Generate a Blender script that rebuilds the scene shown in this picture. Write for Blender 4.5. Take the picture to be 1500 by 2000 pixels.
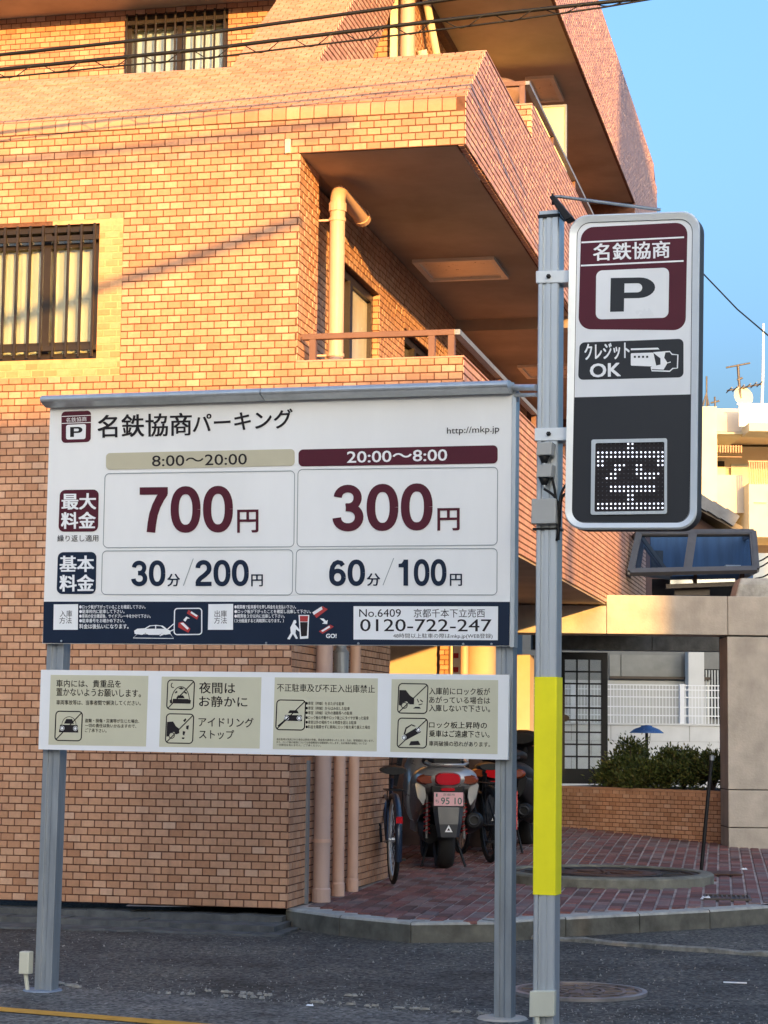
import bpy, math, random
from mathutils import Vector as V, Matrix
random.seed(7)
D = bpy.data; SC = bpy.context.scene
COL = SC.collection
for _o in list(D.objects): D.objects.remove(_o)

# ------------------------------------------------------------------ camera
FPX = 3950.0; PITCH = math.atan(430/3950); ROLL = .0116; CZ = 1.3
_F = V((0, math.cos(PITCH), math.sin(PITCH))); _U0 = V((0, -math.sin(PITCH), math.cos(PITCH))); _X = V((1, 0, 0))
_R = math.cos(ROLL)*_X + math.sin(ROLL)*_U0; _U = math.cos(ROLL)*_U0 - math.sin(ROLL)*_X
EYE = V((0, 0, CZ))
cam = D.cameras.new('camera'); camo = D.objects.new('camera', cam); COL.objects.link(camo)
camo.matrix_world = Matrix(((_R.x, _U.x, -_F.x, 0), (_R.y, _U.y, -_F.y, 0), (_R.z, _U.z, -_F.z, CZ), (0, 0, 0, 1)))
cam.sensor_fit = 'VERTICAL'; cam.sensor_height = 36; cam.lens = FPX/2000*36
cam.clip_start = .1; cam.clip_end = 3000
SC.camera = camo

# directions of the apartment house: E1 along the street front, E2 along its side
TH = math.atan(904/3950)
E1 = V((math.cos(TH), -math.sin(TH), 0)); E2 = V((math.sin(TH), math.cos(TH), 0)); EZ = V((0, 0, 1))

# ------------------------------------------------------------------ light
SUN = (E1 - 1.97*E2 + .325*EZ).normalized()
SUN_EL = math.asin(SUN.z)
w = D.worlds.new('World'); SC.world = w; w.use_nodes = True
nt = w.node_tree; nt.nodes.clear()
sky = nt.nodes.new('ShaderNodeTexSky'); sky.sky_type = 'NISHITA'; sky.sun_disc = False
sky.sun_elevation = SUN_EL; sky.sun_rotation = math.atan2(SUN.x, SUN.y)
sky.air_density = 1.0; sky.dust_density = 10.0; sky.ozone_density = 3.7; sky.altitude = 0
bg = nt.nodes.new('ShaderNodeBackground'); bg.inputs[1].default_value = .15
wo = nt.nodes.new('ShaderNodeOutputWorld')
nt.links.new(sky.outputs[0], bg.inputs[0]); nt.links.new(bg.outputs[0], wo.inputs[0])
sl = D.lights.new('sun', 'SUN'); sl.energy = 2.0; sl.angle = math.radians(.6); sl.color = (1, .54, .14)
so = D.objects.new('sun', sl); COL.objects.link(so)
so.rotation_euler = SUN.to_track_quat('Z', 'Y').to_euler()
SC.view_settings.view_transform = 'Standard'; SC.view_settings.look = 'None'
SC.view_settings.gamma = 1; SC.view_settings.use_curve_mapping = False
SC.view_settings.exposure = 2.38

# ------------------------------------------------------------------ geometry of places
def ray(x, y): return _F + (x-750)/FPX*_R - (y-1000)/FPX*_U
def onp(x, y, P, n):
    d = ray(x, y); return EYE + d*((P-EYE).dot(n)/d.dot(n))
def atz(x, y, z): return onp(x, y, V((0, 0, z)), EZ)
def aty(x, y, Y): return onp(x, y, V((0, Y, 0)), V((0, 1, 0)))
_c = aty(561, 1775, 13.6); C0 = V((_c.x, _c.y, 0))
def B(s, t, z): return C0 + s*E1 + t*E2 + z*EZ
GZ = .13   # level of the paved forecourt

# ------------------------------------------------------------------ materials
MATS = {}
def ramp(nt, fac, stops):
    r = nt.nodes.new('ShaderNodeValToRGB'); e = r.color_ramp.elements
    while len(e) < len(stops): e.new(.5)
    for i, (p, c) in enumerate(stops): e[i].position = p; e[i].color = (*c, 1)
    nt.links.new(fac, r.inputs[0]); return r.outputs[0]
def noise(nt, scale, detail=4, rough=.55, vec=None, kind='Object', stretch=None, out=0):
    tc = nt.nodes.new('ShaderNodeTexCoord')
    src = tc.outputs[kind] if vec is None else vec
    if stretch:
        m = nt.nodes.new('ShaderNodeMapping'); m.inputs['Scale'].default_value = stretch
        nt.links.new(src, m.inputs[0]); src = m.outputs[0]
    n = nt.nodes.new('ShaderNodeTexNoise'); n.inputs['Scale'].default_value = scale
    n.inputs['Detail'].default_value = detail; n.inputs['Roughness'].default_value = rough
    nt.links.new(src, n.inputs['Vector']); return n.outputs[out]
def mix(nt, fac, a, b, mode='MIX'):
    m = nt.nodes.new('ShaderNodeMix'); m.data_type = 'RGBA'; m.blend_type = mode
    def put(sock, v):
        if isinstance(v, (tuple, list)): sock.default_value = (*v, 1)
        elif isinstance(v, float): sock.default_value = v
        else: nt.links.new(v, sock)
    put(m.inputs[0], fac); put(m.inputs[6], a); put(m.inputs[7], b); return m.outputs[2]
def M(name, col, rough=.6, metal=0, var=.12, scale=6, bump=0, bscale=60, grime=0, spec=.5, coat=0, emit=0, stretch=None):
    if name in MATS: return MATS[name]
    m = D.materials.new(name); m.use_nodes = True; nt = m.node_tree
    b = nt.nodes['Principled BSDF']; b.inputs['Metallic'].default_value = metal
    b.inputs['Specular IOR Level'].default_value = spec; b.inputs['Coat Weight'].default_value = coat
    lo = tuple(max(0, c*(1-var)) for c in col); hi = tuple(min(1, c*(1+var)) for c in col)
    c = ramp(nt, noise(nt, scale, stretch=stretch), [(.3, lo), (.7, hi)])
    if grime:
        g = ramp(nt, noise(nt, scale*.35, 8, .7, stretch=(1, 1, .35)), [(.45, (0, 0, 0)), (.75, (1, 1, 1))])
        sc = nt.nodes.new('ShaderNodeMath'); sc.operation = 'MULTIPLY'; sc.inputs[1].default_value = grime
        nt.links.new(g, sc.inputs[0])
        c = mix(nt, sc.outputs[0], c, tuple(x*.35 for x in col))
    nt.links.new(c, b.inputs['Base Color'])
    rr = nt.nodes.new('ShaderNodeMapRange'); rr.inputs[3].default_value = max(0, rough-.08); rr.inputs[4].default_value = min(1, rough+.08)
    nt.links.new(noise(nt, scale*3), rr.inputs[0]); nt.links.new(rr.outputs[0], b.inputs['Roughness'])
    if bump:
        bp = nt.nodes.new('ShaderNodeBump'); bp.inputs['Strength'].default_value = bump; bp.inputs['Distance'].default_value = .004
        nt.links.new(noise(nt, bscale, 6), bp.inputs['Height']); nt.links.new(bp.outputs[0], b.inputs['Normal'])
    if emit:
        b.inputs['Emission Color'].default_value = (*col, 1); b.inputs['Emission Strength'].default_value = emit
    MATS[name] = m; return m
def island_mat(name, stops, rough=.35, noise_amt=.25, spec=.5, dirt=.0, bump=.15):
    """glazed pieces: each piece its own tint, from the object's or the island's random number"""
    m = D.materials.new(name); m.use_nodes = True; nt = m.node_tree; b = nt.nodes['Principled BSDF']
    oi = nt.nodes.new('ShaderNodeObjectInfo'); ge = nt.nodes.new('ShaderNodeNewGeometry')
    a = nt.nodes.new('ShaderNodeMath'); a.operation = 'ADD'; nt.links.new(oi.outputs['Random'], a.inputs[0]); nt.links.new(ge.outputs['Random Per Island'], a.inputs[1])
    f = nt.nodes.new('ShaderNodeMath'); f.operation = 'FRACT'; nt.links.new(a.outputs[0], f.inputs[0])
    c = ramp(nt, f.outputs[0], stops)
    n = ramp(nt, noise(nt, 45, 3, vec=ge.outputs['Position']), [(.3, (1-noise_amt,)*3), (.7, (1, 1, 1))])
    c = mix(nt, 1.0, c, n, 'MULTIPLY')
    if dirt:
        g = ramp(nt, noise(nt, 1.6, 8, .7, vec=ge.outputs['Position']), [(.42, (1, 1, 1)), (.72, (1-dirt,)*3)])
        c = mix(nt, 1.0, c, g, 'MULTIPLY')
        g = ramp(nt, noise(nt, 2.2, 6, .6, vec=ge.outputs['Position'], stretch=(3, 3, .3)), [(.5, (1, 1, 1)), (.75, (1-dirt*.7,)*3)])
        c = mix(nt, 1.0, c, g, 'MULTIPLY')
    nt.links.new(c, b.inputs['Base Color']); b.inputs['Specular IOR Level'].default_value = spec
    rr = nt.nodes.new('ShaderNodeMapRange'); rr.inputs[3].default_value = rough-.1; rr.inputs[4].default_value = rough+.15
    nt.links.new(noise(nt, 30, vec=ge.outputs['Position']), rr.inputs[0]); nt.links.new(rr.outputs[0], b.inputs['Roughness'])
    if bump:
        bp = nt.nodes.new('ShaderNodeBump'); bp.inputs['Strength'].default_value = bump; bp.inputs['Distance'].default_value = .004
        nt.links.new(noise(nt, 90, 5, vec=ge.outputs['Position']), bp.inputs['Height']); nt.links.new(bp.outputs[0], b.inputs['Normal'])
    MATS[name] = m; return m
m_tile = island_mat('glazed_wall_tile', [(0, (.50, .235, .12)), (.12, (.57, .285, .15)), (.55, (.63, .33, .185)), (.9, (.67, .37, .215)), (1, (.72, .44, .285))], .38, .14, .5, .28)
m_tile_pink = island_mat('side_wall_tile', [(0, (.54, .28, .20)), (.5, (.60, .32, .23)), (1, (.65, .37, .27))], .42, .08, .5, .22)
m_slope = island_mat('slope_tile', [(0, (.55, .27, .14)), (.5, (.61, .315, .175)), (1, (.65, .36, .21))], .42, .08, .5, .22)
m_tile_patch = island_mat('repair_wall_tile', [(0, (.52, .25, .11)), (.5, (.62, .32, .15)), (1, (.66, .37, .19))], .45, .15)
m_paver = island_mat('paving_brick', [(0, (.14, .08, .07)), (.3, (.25, .10, .085)), (.55, (.31, .135, .115)), (.75, (.22, .17, .165)), (1, (.35, .21, .185))], .75, .35, .3, .35, .5)
m_mortar = M('dark_mortar', (.14, .06, .036), .9, var=.3, scale=30, bump=.4)
m_grout_light = M('light_grout', (.60, .36, .19), .9, var=.15, scale=20)
m_joint = M('paving_joint', (.40, .34, .30), .95, var=.45, scale=3, bump=.3)
m_soffit = M('brown_soffit', (.50, .385, .275), .85, var=.22, scale=1.1, bump=.3, grime=.45)
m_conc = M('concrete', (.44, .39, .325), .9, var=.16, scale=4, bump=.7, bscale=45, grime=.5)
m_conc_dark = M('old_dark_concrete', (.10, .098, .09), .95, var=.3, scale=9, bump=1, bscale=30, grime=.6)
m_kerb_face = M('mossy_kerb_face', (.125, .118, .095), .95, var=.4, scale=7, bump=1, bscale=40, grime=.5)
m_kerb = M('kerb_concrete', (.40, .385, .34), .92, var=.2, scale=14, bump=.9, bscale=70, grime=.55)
m_plaster = M('beige_plaster', (.55, .42, .29), .85, var=.06, scale=4, bump=.3)
m_cream = M('cream_render', (.64, .60, .45), .85, var=.08, scale=1.2, grime=.12)
m_cream_b = M('cream_render_pink', (.64, .55, .44), .85, var=.06, scale=1.2, grime=.1)
m_white_wall = M('white_block_wall', (.62, .62, .6), .85, var=.05, scale=4, grime=.15)
m_white = M('white_paint', (.78, .79, .8), .35, var=.02, scale=5)
m_board = M('white_sign_face', (.80, .80, .79), .33, var=.03, scale=3, grime=.09, stretch=(1, 1, .3))
m_box_face = M('silver_sign_face', (.74, .755, .77), .3, var=.06, scale=2.5)
m_maroon = M('maroon_print', (.082, .013, .024), .4, var=.06, spec=.22)
m_navy = M('navy_print', (.010, .019, .042), .4, var=.08, spec=.22)
m_ink = M('black_print', (.018, .014, .016), .45, var=.05, spec=.22)
m_panel_dark = M('charcoal_panel', (.022, .024, .029), .4, var=.04, scale=2, spec=.3)
m_tan = M('tan_print', (.56, .54, .40), .45, var=.03)
m_khaki = M('khaki_band', (.50, .46, .33), .45, var=.04)
m_print_white = M('white_print', (.80, .81, .82), .45, var=.01)
m_print_grey = M('grey_rule', (.30, .33, .34), .5, var=.02)
m_print_red = M('red_print', (.40, .03, .03), .45, var=.04)
m_alu = M('aluminium', (.52, .55, .57), .38, .55, var=.08, scale=4, grime=.12, stretch=(6, 6, .4))
m_alu_dark = M('dull_aluminium', (.30, .33, .35), .45, .5, var=.15, scale=5, grime=.35, stretch=(6, 6, .4))
m_frame_white = M('pale_frame', (.70, .73, .74), .35, .1, var=.04, grime=.08)
m_galv = M('galvanised_steel', (.30, .325, .345), .48, .5, var=.14, scale=7, grime=.35, stretch=(4, 4, .5))
m_yellow = M('yellow_sleeve', (.95, .84, .004), .6, var=.05, scale=6, grime=.10, bump=.15)
m_black = M('black_plastic', (.009, .009, .010), .5, var=.2, spec=.3)
m_rubber = M('tyre_rubber', (.010, .010, .010), .8, var=.2, bump=.3)
m_dark_frame = M('dark_bronze_frame', (.035, .024, .018), .4, .3, var=.15)
m_rail_brown = M('brown_handrail', (.20, .10, .065), .45, .2, var=.1)
m_pipe = M('beige_pipe', (.64, .41, .30), .5, var=.06, scale=4, grime=.12)
m_pipe_pink = M('pinkish_pipe', (.52, .36, .29), .5, var=.07, scale=3, grime=.15)
m_cream_pvc = M('cream_pvc', (.72, .66, .46), .45, var=.04)
m_outlet = M('ivory_box', (.62, .60, .47), .45, var=.04, grime=.1)
m_grey_box = M('grey_box', (.38, .38, .36), .5, var=.05, grime=.1)
m_frost = M('frosted_pane', (.55, .52, .42), .25, var=.18, scale=2.2, stretch=(3, 3, .6))
m_curtain = M('pale_curtain', (.70, .66, .50), .8, var=.22, scale=2.5, stretch=(2, 2, .5))
m_curtain_b = M('bluish_curtain', (.66, .72, .74), .7, var=.15)
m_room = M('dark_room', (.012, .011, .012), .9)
m_iron = M('cast_iron', (.11, .085, .07), .6, .4, var=.35, scale=12, bump=.6, grime=.4)
m_rust = M('rusty_cast_iron', (.09, .045, .03), .7, .3, var=.35, scale=9, bump=.6, grime=.5)
m_silver = M('silver_paint', (.36, .36, .355), .3, .6, var=.05, coat=.3)
m_red_lens = M('red_lens', (.50, .008, .012), .12, var=.1, coat=.5)
m_amber = M('amber_lens', (.22, .045, .012), .15, var=.1, coat=.5)
m_pink_plate = M('pink_plate', (.75, .42, .45), .5, var=.03)
m_green_ink = M('green_plate_ink', (.03, .13, .10), .5)
m_blue_dome = M('blue_enamel', (.045, .12, .33), .25, var=.1, coat=.4)
m_leaf = island_mat('juniper_leaf', [(0, (.03, .05, .01)), (.4, (.06, .085, .016)), (.75, (.11, .12, .025)), (1, (.17, .15, .04))], .6, .3, .3, 0, 0)
m_bark = M('bark', (.06, .04, .03), .9, bump=.6)
m_led = M('led_white', (.82, .86, 1.0), .4, var=0, emit=.42)
m_led_off = M('led_off', (.04, .04, .045), .5)
m_roof_tile = M('grey_roof_tile', (.16, .16, .165), .6, var=.2, scale=5)
m_brown_wall = M('brown_gable', (.10, .055, .04), .85, var=.1)
m_road = None
def glass(name, col, rough=.03, tr=.0, spec=.9):
    m = D.materials.new(name); m.use_nodes = True; b = m.node_tree.nodes['Principled BSDF']
    b.inputs['Base Color'].default_value = (*col, 1); b.inputs['Roughness'].default_value = rough
    b.inputs['Transmission Weight'].default_value = tr; b.inputs['Specular IOR Level'].default_value = spec; b.inputs['IOR'].default_value = 1.5
    MATS[name] = m; return m
m_glass_blue = glass('bluish_glass', (.035, .06, .10), .05, 0, .9)
m_bay = M('bay_frame', (.13, .13, .13), .45, .4, var=.12, grime=.2)
m_glass_dark = glass('dark_glass', (.02, .022, .025), .05, 0, .8)
def pane_mat():
    m = D.materials.new('clear_pane'); m.use_nodes = True; nt = m.node_tree; nt.nodes.clear()
    o = nt.nodes.new('ShaderNodeOutputMaterial'); mx = nt.nodes.new('ShaderNodeMixShader')
    t = nt.nodes.new('ShaderNodeBsdfTransparent'); t.inputs[0].default_value = (.88, .9, .9, 1)
    g = nt.nodes.new('ShaderNodeBsdfGlossy'); g.inputs['Roughness'].default_value = .03
    fr = nt.nodes.new('ShaderNodeFresnel'); fr.inputs[0].default_value = 1.6
    nt.links.new(fr.outputs[0], mx.inputs[0]); nt.links.new(t.outputs[0], mx.inputs[1]); nt.links.new(g.outputs[0], mx.inputs[2])
    nt.links.new(mx.outputs[0], o.inputs[0]); MATS['clear_pane'] = m; return m
m_pane = pane_mat()
def asphalt(name, base, chip, dirt=.5, patch=True):
    m = D.materials.new(name); m.use_nodes = True; nt = m.node_tree; b = nt.nodes['Principled BSDF']
    vo = nt.nodes.new('ShaderNodeTexVoronoi'); vo.inputs['Scale'].default_value = 58
    tc = nt.nodes.new('ShaderNodeTexCoord'); nt.links.new(tc.outputs['Object'], vo.inputs['Vector'])
    c = ramp(nt, vo.outputs['Color'], [(.12, tuple(x*.4 for x in base)), (.55, base), (.90, tuple(x*1.5 for x in base)), (.98, chip)])
    big = ramp(nt, noise(nt, 1.1, 9, .65), [(.32, (.5, .48, .45)), (.5, (.95, .95, .97)), (.68, (1.4, 1.38, 1.32))])
    c = mix(nt, 1.0, c, big, 'MULTIPLY')
    fine = ramp(nt, noise(nt, 28, 5, .7), [(.35, (.55, .55, .55)), (.65, (1.35, 1.35, 1.35))])
    c = mix(nt, dirt, c, fine, 'MULTIPLY')
    nt.links.new(c, b.inputs['Base Color']); b.inputs['Roughness'].default_value = .93; b.inputs['Specular IOR Level'].default_value = .25
    bp = nt.nodes.new('ShaderNodeBump'); bp.inputs['Strength'].default_value = .9; bp.inputs['Distance'].default_value = .006
    nt.links.new(vo.outputs['Distance'], bp.inputs['Height'])
    b2 = nt.nodes.new('ShaderNodeBump'); b2.inputs['Strength'].default_value = .6; b2.inputs['Distance'].default_value = .015
    nt.links.new(noise(nt, 9, 7, .7), b2.inputs['Height']); nt.links.new(bp.outputs[0], b2.inputs['Normal'])
    nt.links.new(b2.outputs[0], b.inputs['Normal']); MATS[name] = m; return m
m_asphalt = asphalt('worn_asphalt', (.112, .102, .086), (.28, .26, .23), .9)
m_strip = asphalt('roadside_concrete', (.165, .152, .13), (.30, .28, .25), .5)
m_orange = M('worn_orange_line', (.62, .30, .03), .7, var=.2, scale=14, grime=.25)

# ------------------------------------------------------------------ object helpers
def root_loc(p):
    while p is not None and p.parent is not None: p = p.parent
    return p.location.copy() if p is not None else V((0, 0, 0))
def thing(name, label, cat, loc, rz=0, group=None):
    o = D.objects.new(name, None); COL.objects.link(o); o.location = loc; o.rotation_euler = (0, 0, rz); o.empty_display_size = .2
    o['label'] = label; o['category'] = cat
    if group: o['group'] = group
    return o
def tag(o, label=None, cat=None, group=None, kind=None):
    for k, v in (('label', label), ('category', cat), ('group', group), ('kind', kind)):
        if v: o[k] = v
    return o
class MB:
    def __init__(s): s.v = []; s.f = []; s.sm = []
    def add(s, vs, fs, smooth=False):
        n = len(s.v); s.v += [tuple(v) for v in vs]; s.f += [tuple(i+n for i in f) for f in fs]; s.sm += [smooth]*len(fs); return s
    def hexa(s, p):      # 8 points: bottom ring 0-3, top ring 4-7
        return s.add(p, [(0, 3, 2, 1), (4, 5, 6, 7), (0, 1, 5, 4), (1, 2, 6, 5), (2, 3, 7, 6), (3, 0, 4, 7)])
    def box(s, x0, x1, y0, y1, z0, z1):
        return s.hexa([(x0, y0, z0), (x1, y0, z0), (x1, y1, z0), (x0, y1, z0), (x0, y0, z1), (x1, y0, z1), (x1, y1, z1), (x0, y1, z1)])
    def bbox(s, s0, s1, t0, t1, z0, z1):   # in the apartment house's own directions
        return s.hexa([B(a, b, c) for c in (z0, z1) for a, b in ((s0, t0), (s1, t0), (s1, t1), (s0, t1))])
    def prism(s, pts, d, smooth=False):           # polygon points (3D), extruded by vector d
        n = len(pts); a = [V(p) for p in pts]; b = [p+V(d) for p in a]
        s.add(a+b, [tuple(range(n))[::-1], tuple(range(n, 2*n))])
        m = len(s.v)-2*n
        for i in range(n): s.f.append((m+i, m+(i+1) % n, m+n+(i+1) % n, m+n+i)); s.sm.append(smooth)
        return s
    def bar(s, a, b, w, h=None, up=EZ):
        a = V(a); b = V(b); h = h or w; d = (b-a).normalized(); x = d.cross(up)
        if x.length < 1e-4: x = d.cross(V((0, 1, 0)))
        x.normalize(); y = x.cross(d)
        r = [x*w/2*i+y*h/2*j for i, j in ((-1, -1), (1, -1), (1, 1), (-1, 1))]
        return s.hexa([a+q for q in r]+[b+q for q in r])
    def tube(s, pts, r, n=12, cap=True, closed=False):
        pts = [V(p) for p in pts]; m = len(pts); rs = r if isinstance(r, (list, tuple)) else [r]*m
        rings = []; prev = None
        for i, p in enumerate(pts):
            if closed: d = pts[(i+1) % m]-pts[i-1]
            else: d = pts[min(i+1, m-1)]-pts[max(i-1, 0)]
            d.normalize()
            if prev is None: x = d.cross(EZ) if abs(d.z) < .9 else d.cross(V((1, 0, 0)))
            else: x = prev-d*prev.dot(d)
            x.normalize(); prev = x; y = d.cross(x)
            rings.append([p+(x*math.cos(k*math.tau/n)+y*math.sin(k*math.tau/n))*rs[i] for k in range(n)])
        vs = [q for ri in rings for q in ri]; fs = []
        for i in range(m if closed else m-1):
            j = (i+1) % m
            for k in range(n): fs.append((i*n+k, i*n+(k+1) % n, j*n+(k+1) % n, j*n+k))
        s.add(vs, fs, True)
        if cap and not closed: s.add(rings[0], [tuple(range(n))[::-1]]); s.add(rings[-1], [tuple(range(n))])
        return s
    def lathe(s, c, axis, prof, n=24, smooth=True):  # prof = [(r, h)] along axis
        c = V(c); a = V(axis).normalized(); x = a.cross(EZ) if abs(a.z) < .9 else a.cross(V((1, 0, 0))); x.normalize(); y = a.cross(x)
        vs = [c+a*h+(x*math.cos(k*math.tau/n)+y*math.sin(k*math.tau/n))*r for r, h in prof for k in range(n)]; fs = []
        for i in range(len(prof)-1):
            for k in range(n): fs.append((i*n+k, i*n+(k+1) % n, (i+1)*n+(k+1) % n, (i+1)*n+k))
        return s.add(vs, fs, smooth)
    def loft(s, rings, smooth=True, cap=True):
        n = len(rings[0]); vs = [q for r in rings for q in r]; fs = []
        for i in range(len(rings)-1):
            for k in range(n): fs.append((i*n+k, i*n+(k+1) % n, (i+1)*n+(k+1) % n, (i+1)*n+k))
        s.add(vs, fs, smooth)
        if cap: s.add(rings[0], [tuple(range(n))[::-1]]); s.add(rings[-1], [tuple(range(n))])
        return s
    def mesh(s, name, mat, off=V((0, 0, 0)), fix=True):
        me = D.meshes.new(name); me.from_pydata([(v[0]-off.x, v[1]-off.y, v[2]-off.z) for v in s.v], [], s.f)
        me.polygons.foreach_set('use_smooth', s.sm)
        if mat: me.materials.append(mat)
        if fix and s.f:
            import bmesh
            bm = bmesh.new(); bm.from_mesh(me); bmesh.ops.recalc_face_normals(bm, faces=bm.faces); bm.to_mesh(me); bm.free()
        me.update(); return me
    def build(s, name, mat, parent=None, local=False, bevel=0, fix=True, origin=None):
        off = V((0, 0, 0))
        if parent is not None and not local: off = root_loc(parent)
        if origin is not None: off = V(origin)
        me = s.mesh(name, mat, off, fix); o = D.objects.new(name, me); COL.objects.link(o)
        if parent is not None: o.parent = parent
        if origin is not None and parent is None: o.location = origin
        if bevel:
            b = o.modifiers.new('bevel', 'BEVEL'); b.width = bevel; b.segments = 2; b.limit_method = 'ANGLE'; b.angle_limit = .6
        return o

def gquad(mb, pts):  return mb.add(pts, [tuple(range(len(pts)))])

# ------------------------------------------------------------------ tiled faces
def tile_face(mb, O, u, v, n, W, H, tw=.097, th=.050, j=.007, d=.005, holes=(), lim=None, off=0.0, rows0=0, pick=None, out=None, uoff=0, jv=None):
    jv = j if jv is None else jv
    """courses of tiles on the face O + a*u + b*v (0<=a<=W, 0<=b<=H), n = outward; lim(b) -> (a0, a1) of a course"""
    nr = int(math.ceil(H/th-1e-6))
    for r in range(nr):
        b0 = r*th+j/2; b1 = min((r+1)*th, H)-j/2
        if b1-b0 < th*.25: continue
        bm = (b0+b1)/2
        A0, A1 = lim(bm) if lim else (0, W)
        sh = (tw/2 if (r+rows0) % 2 else 0)+uoff
        k = int(math.floor((A0-sh)/tw))-1
        while True:
            a0 = k*tw+sh+jv/2; a1 = a0+tw-jv; k += 1
            if a0 > A1: break
            full = True
            if a0 < A0: a0 = A0+j/2*0; full = False
            if a1 > A1: a1 = A1; full = False
            if a1-a0 < tw*.12: continue
            segs = [(a0, a1)]
            for (h0, h1, g0, g1) in holes:
                if b1 > g0+.01 and b0 < g1-.01:
                    ns = []
                    for (p, q) in segs:
                        if q <= h0 or p >= h1: ns.append((p, q)); continue
                        full = False
                        if p < h0-.01: ns.append((p, h0))
                        if q > h1+.01: ns.append((h1, q))
                    segs = ns
            for (p, q) in segs:
                if q-p < .012: continue
                c = O+u*((p+q)/2)+v*bm
                if full and pick and pick((p+q)/2, bm) and out is not None and len(out) < 300:
                    out.append(c); continue
                e = d+random.uniform(-.0012, .0012); tl = random.uniform(-.0008, .0008)
                i = .0012
                P = [O+u*p+v*b0, O+u*q+v*b0, O+u*q+v*b1, O+u*p+v*b1]
                T = [O+u*(p+i)+v*(b0+i)+n*(e+tl), O+u*(q-i)+v*(b0+i)+n*(e-tl), O+u*(q-i)+v*(b1-i)+n*(e-tl), O+u*(p+i)+v*(b1-i)+n*(e+tl)]
                mb.add(P+T, [(4, 5, 6, 7), (0, 1, 5, 4), (1, 2, 6, 5), (2, 3, 7, 6), (3, 0, 4, 7)])

# ------------------------------------------------------------------ flat print on a plane
def outline_text(body, bold=0.0):
    c = D.curves.new('t', 'FONT'); c.body = body; c.resolution_u = 3; c.offset = bold
    o = D.objects.new('t', c); me = o.to_mesh()
    vs = [(p.co.x, p.co.y) for p in me.vertices]; fs = [tuple(p.vertices) for p in me.polygons]
    o.to_mesh_clear(); D.objects.remove(o); D.curves.remove(c)
    x0 = min(p[0] for p in vs); x1 = max(p[0] for p in vs); y0 = min(p[1] for p in vs); y1 = max(p[1] for p in vs)
    return [((x-x0)/(x1-x0), (y-y0)/(y1-y0)) for x, y in vs], fs
class Face:
    """a real flat face; figures on it are given by where they stand in the photograph"""
    def __init__(s, P, n, root): s.P = P; s.n = n.normalized(); s.root = root
    def pt(s, x, y, lift=0): return onp(x, y, s.P+s.n*lift, s.n)
    def poly(s, name, pts, mat, parent, lift): return s.polys(name, [pts], mat, parent, lift)
    def polys(s, name, lst, mat, parent, lift):
        mb = MB()
        for pts in lst:
            q = [s.pt(x, y, lift) for x, y in pts]
            mb.add(q, [tuple(range(len(q)))])
        o = mb.build(name, mat, parent, fix=False); s.orient(o); return o
    def orient(s, o):
        me = o.data
        me.update()
        if sum((p.normal.dot(s.n))*p.area for p in me.polygons) < 0: me.flip_normals()
    def ring(s, name, lst, wd, mat, parent, lift, closed=True):
        """lines of width wd pixels along closed/open pixel polylines"""
        mb = MB()
        for pts in lst:
            m = len(pts); L = []; Rr = []
            for i, (x, y) in enumerate(pts):
                a = pts[(i-1) % m] if closed else pts[max(i-1, 0)]; b = pts[(i+1) % m] if closed else pts[min(i+1, m-1)]
                dx, dy = b[0]-a[0], b[1]-a[1]; l = math.hypot(dx, dy) or 1
                L.append((x-dy/l*wd/2, y+dx/l*wd/2)); Rr.append((x+dy/l*wd/2, y-dx/l*wd/2))
            vs = [s.pt(x, y, lift) for x, y in L+Rr]
            mb.add(vs, [(i, (i+1) % m, m+(i+1) % m, m+i) for i in range(m if closed else m-1)])
        o = mb.build(name, mat, parent, fix=False); s.orient(o); return o
    def text(s, name, items, mat, parent, lift, bold=0.0, lean=.0):
        """items: (string, x0, y0, x1, y1, h[, bold]): baseline ends and glyph height in pixels; one object each"""
        for it in items:
            mb = MB(); body, x0, y0, x1, y1, h = it[:6]; bd = it[6] if len(it) > 6 else bold
            vs, fs = outline_text(body)
            q_ = bd*h; offs = [(0, 0)] if bd == 0 else ([(-q_, 0), (q_, 0)] if bd < .009 else [(-q_, -q_*.6), (q_, -q_*.6), (q_, q_*.6), (-q_, q_*.6), (0, 0)])
            for k_, (ox, oy) in enumerate(offs):
                mb.add([s.pt(x0+(x1-x0)*u+ox, y0+(y1-y0)*u-h*v+oy, lift+k_*.00012) for u, v in vs], fs)
            s.orient(mb.build(name, mat, parent, fix=False))
def ribbon(pts, wd):
    L = []; Rr = []; m = len(pts)
    for i, (x, y) in enumerate(pts):
        a = pts[max(i-1, 0)]; b = pts[min(i+1, m-1)]; dx, dy = b[0]-a[0], b[1]-a[1]; l = math.hypot(dx, dy)
        L.append((x-dy/l*wd/2, y+dx/l*wd/2)); Rr.append((x+dy/l*wd/2, y-dx/l*wd/2))
    return [[L[i], L[i+1], Rr[i+1], Rr[i]] for i in range(m-1)]
def earc(cx, cy, rx, ry, a0, a1, n=16, p=2.2):
    out = []
    for k in range(n+1):
        a = math.radians(a0+(a1-a0)*k/n); c, q = math.cos(a), math.sin(a)
        out.append((cx+rx*math.copysign(abs(c)**(2/p), c), cy-ry*math.copysign(abs(q)**(2/p), q)))
    return out
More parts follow.
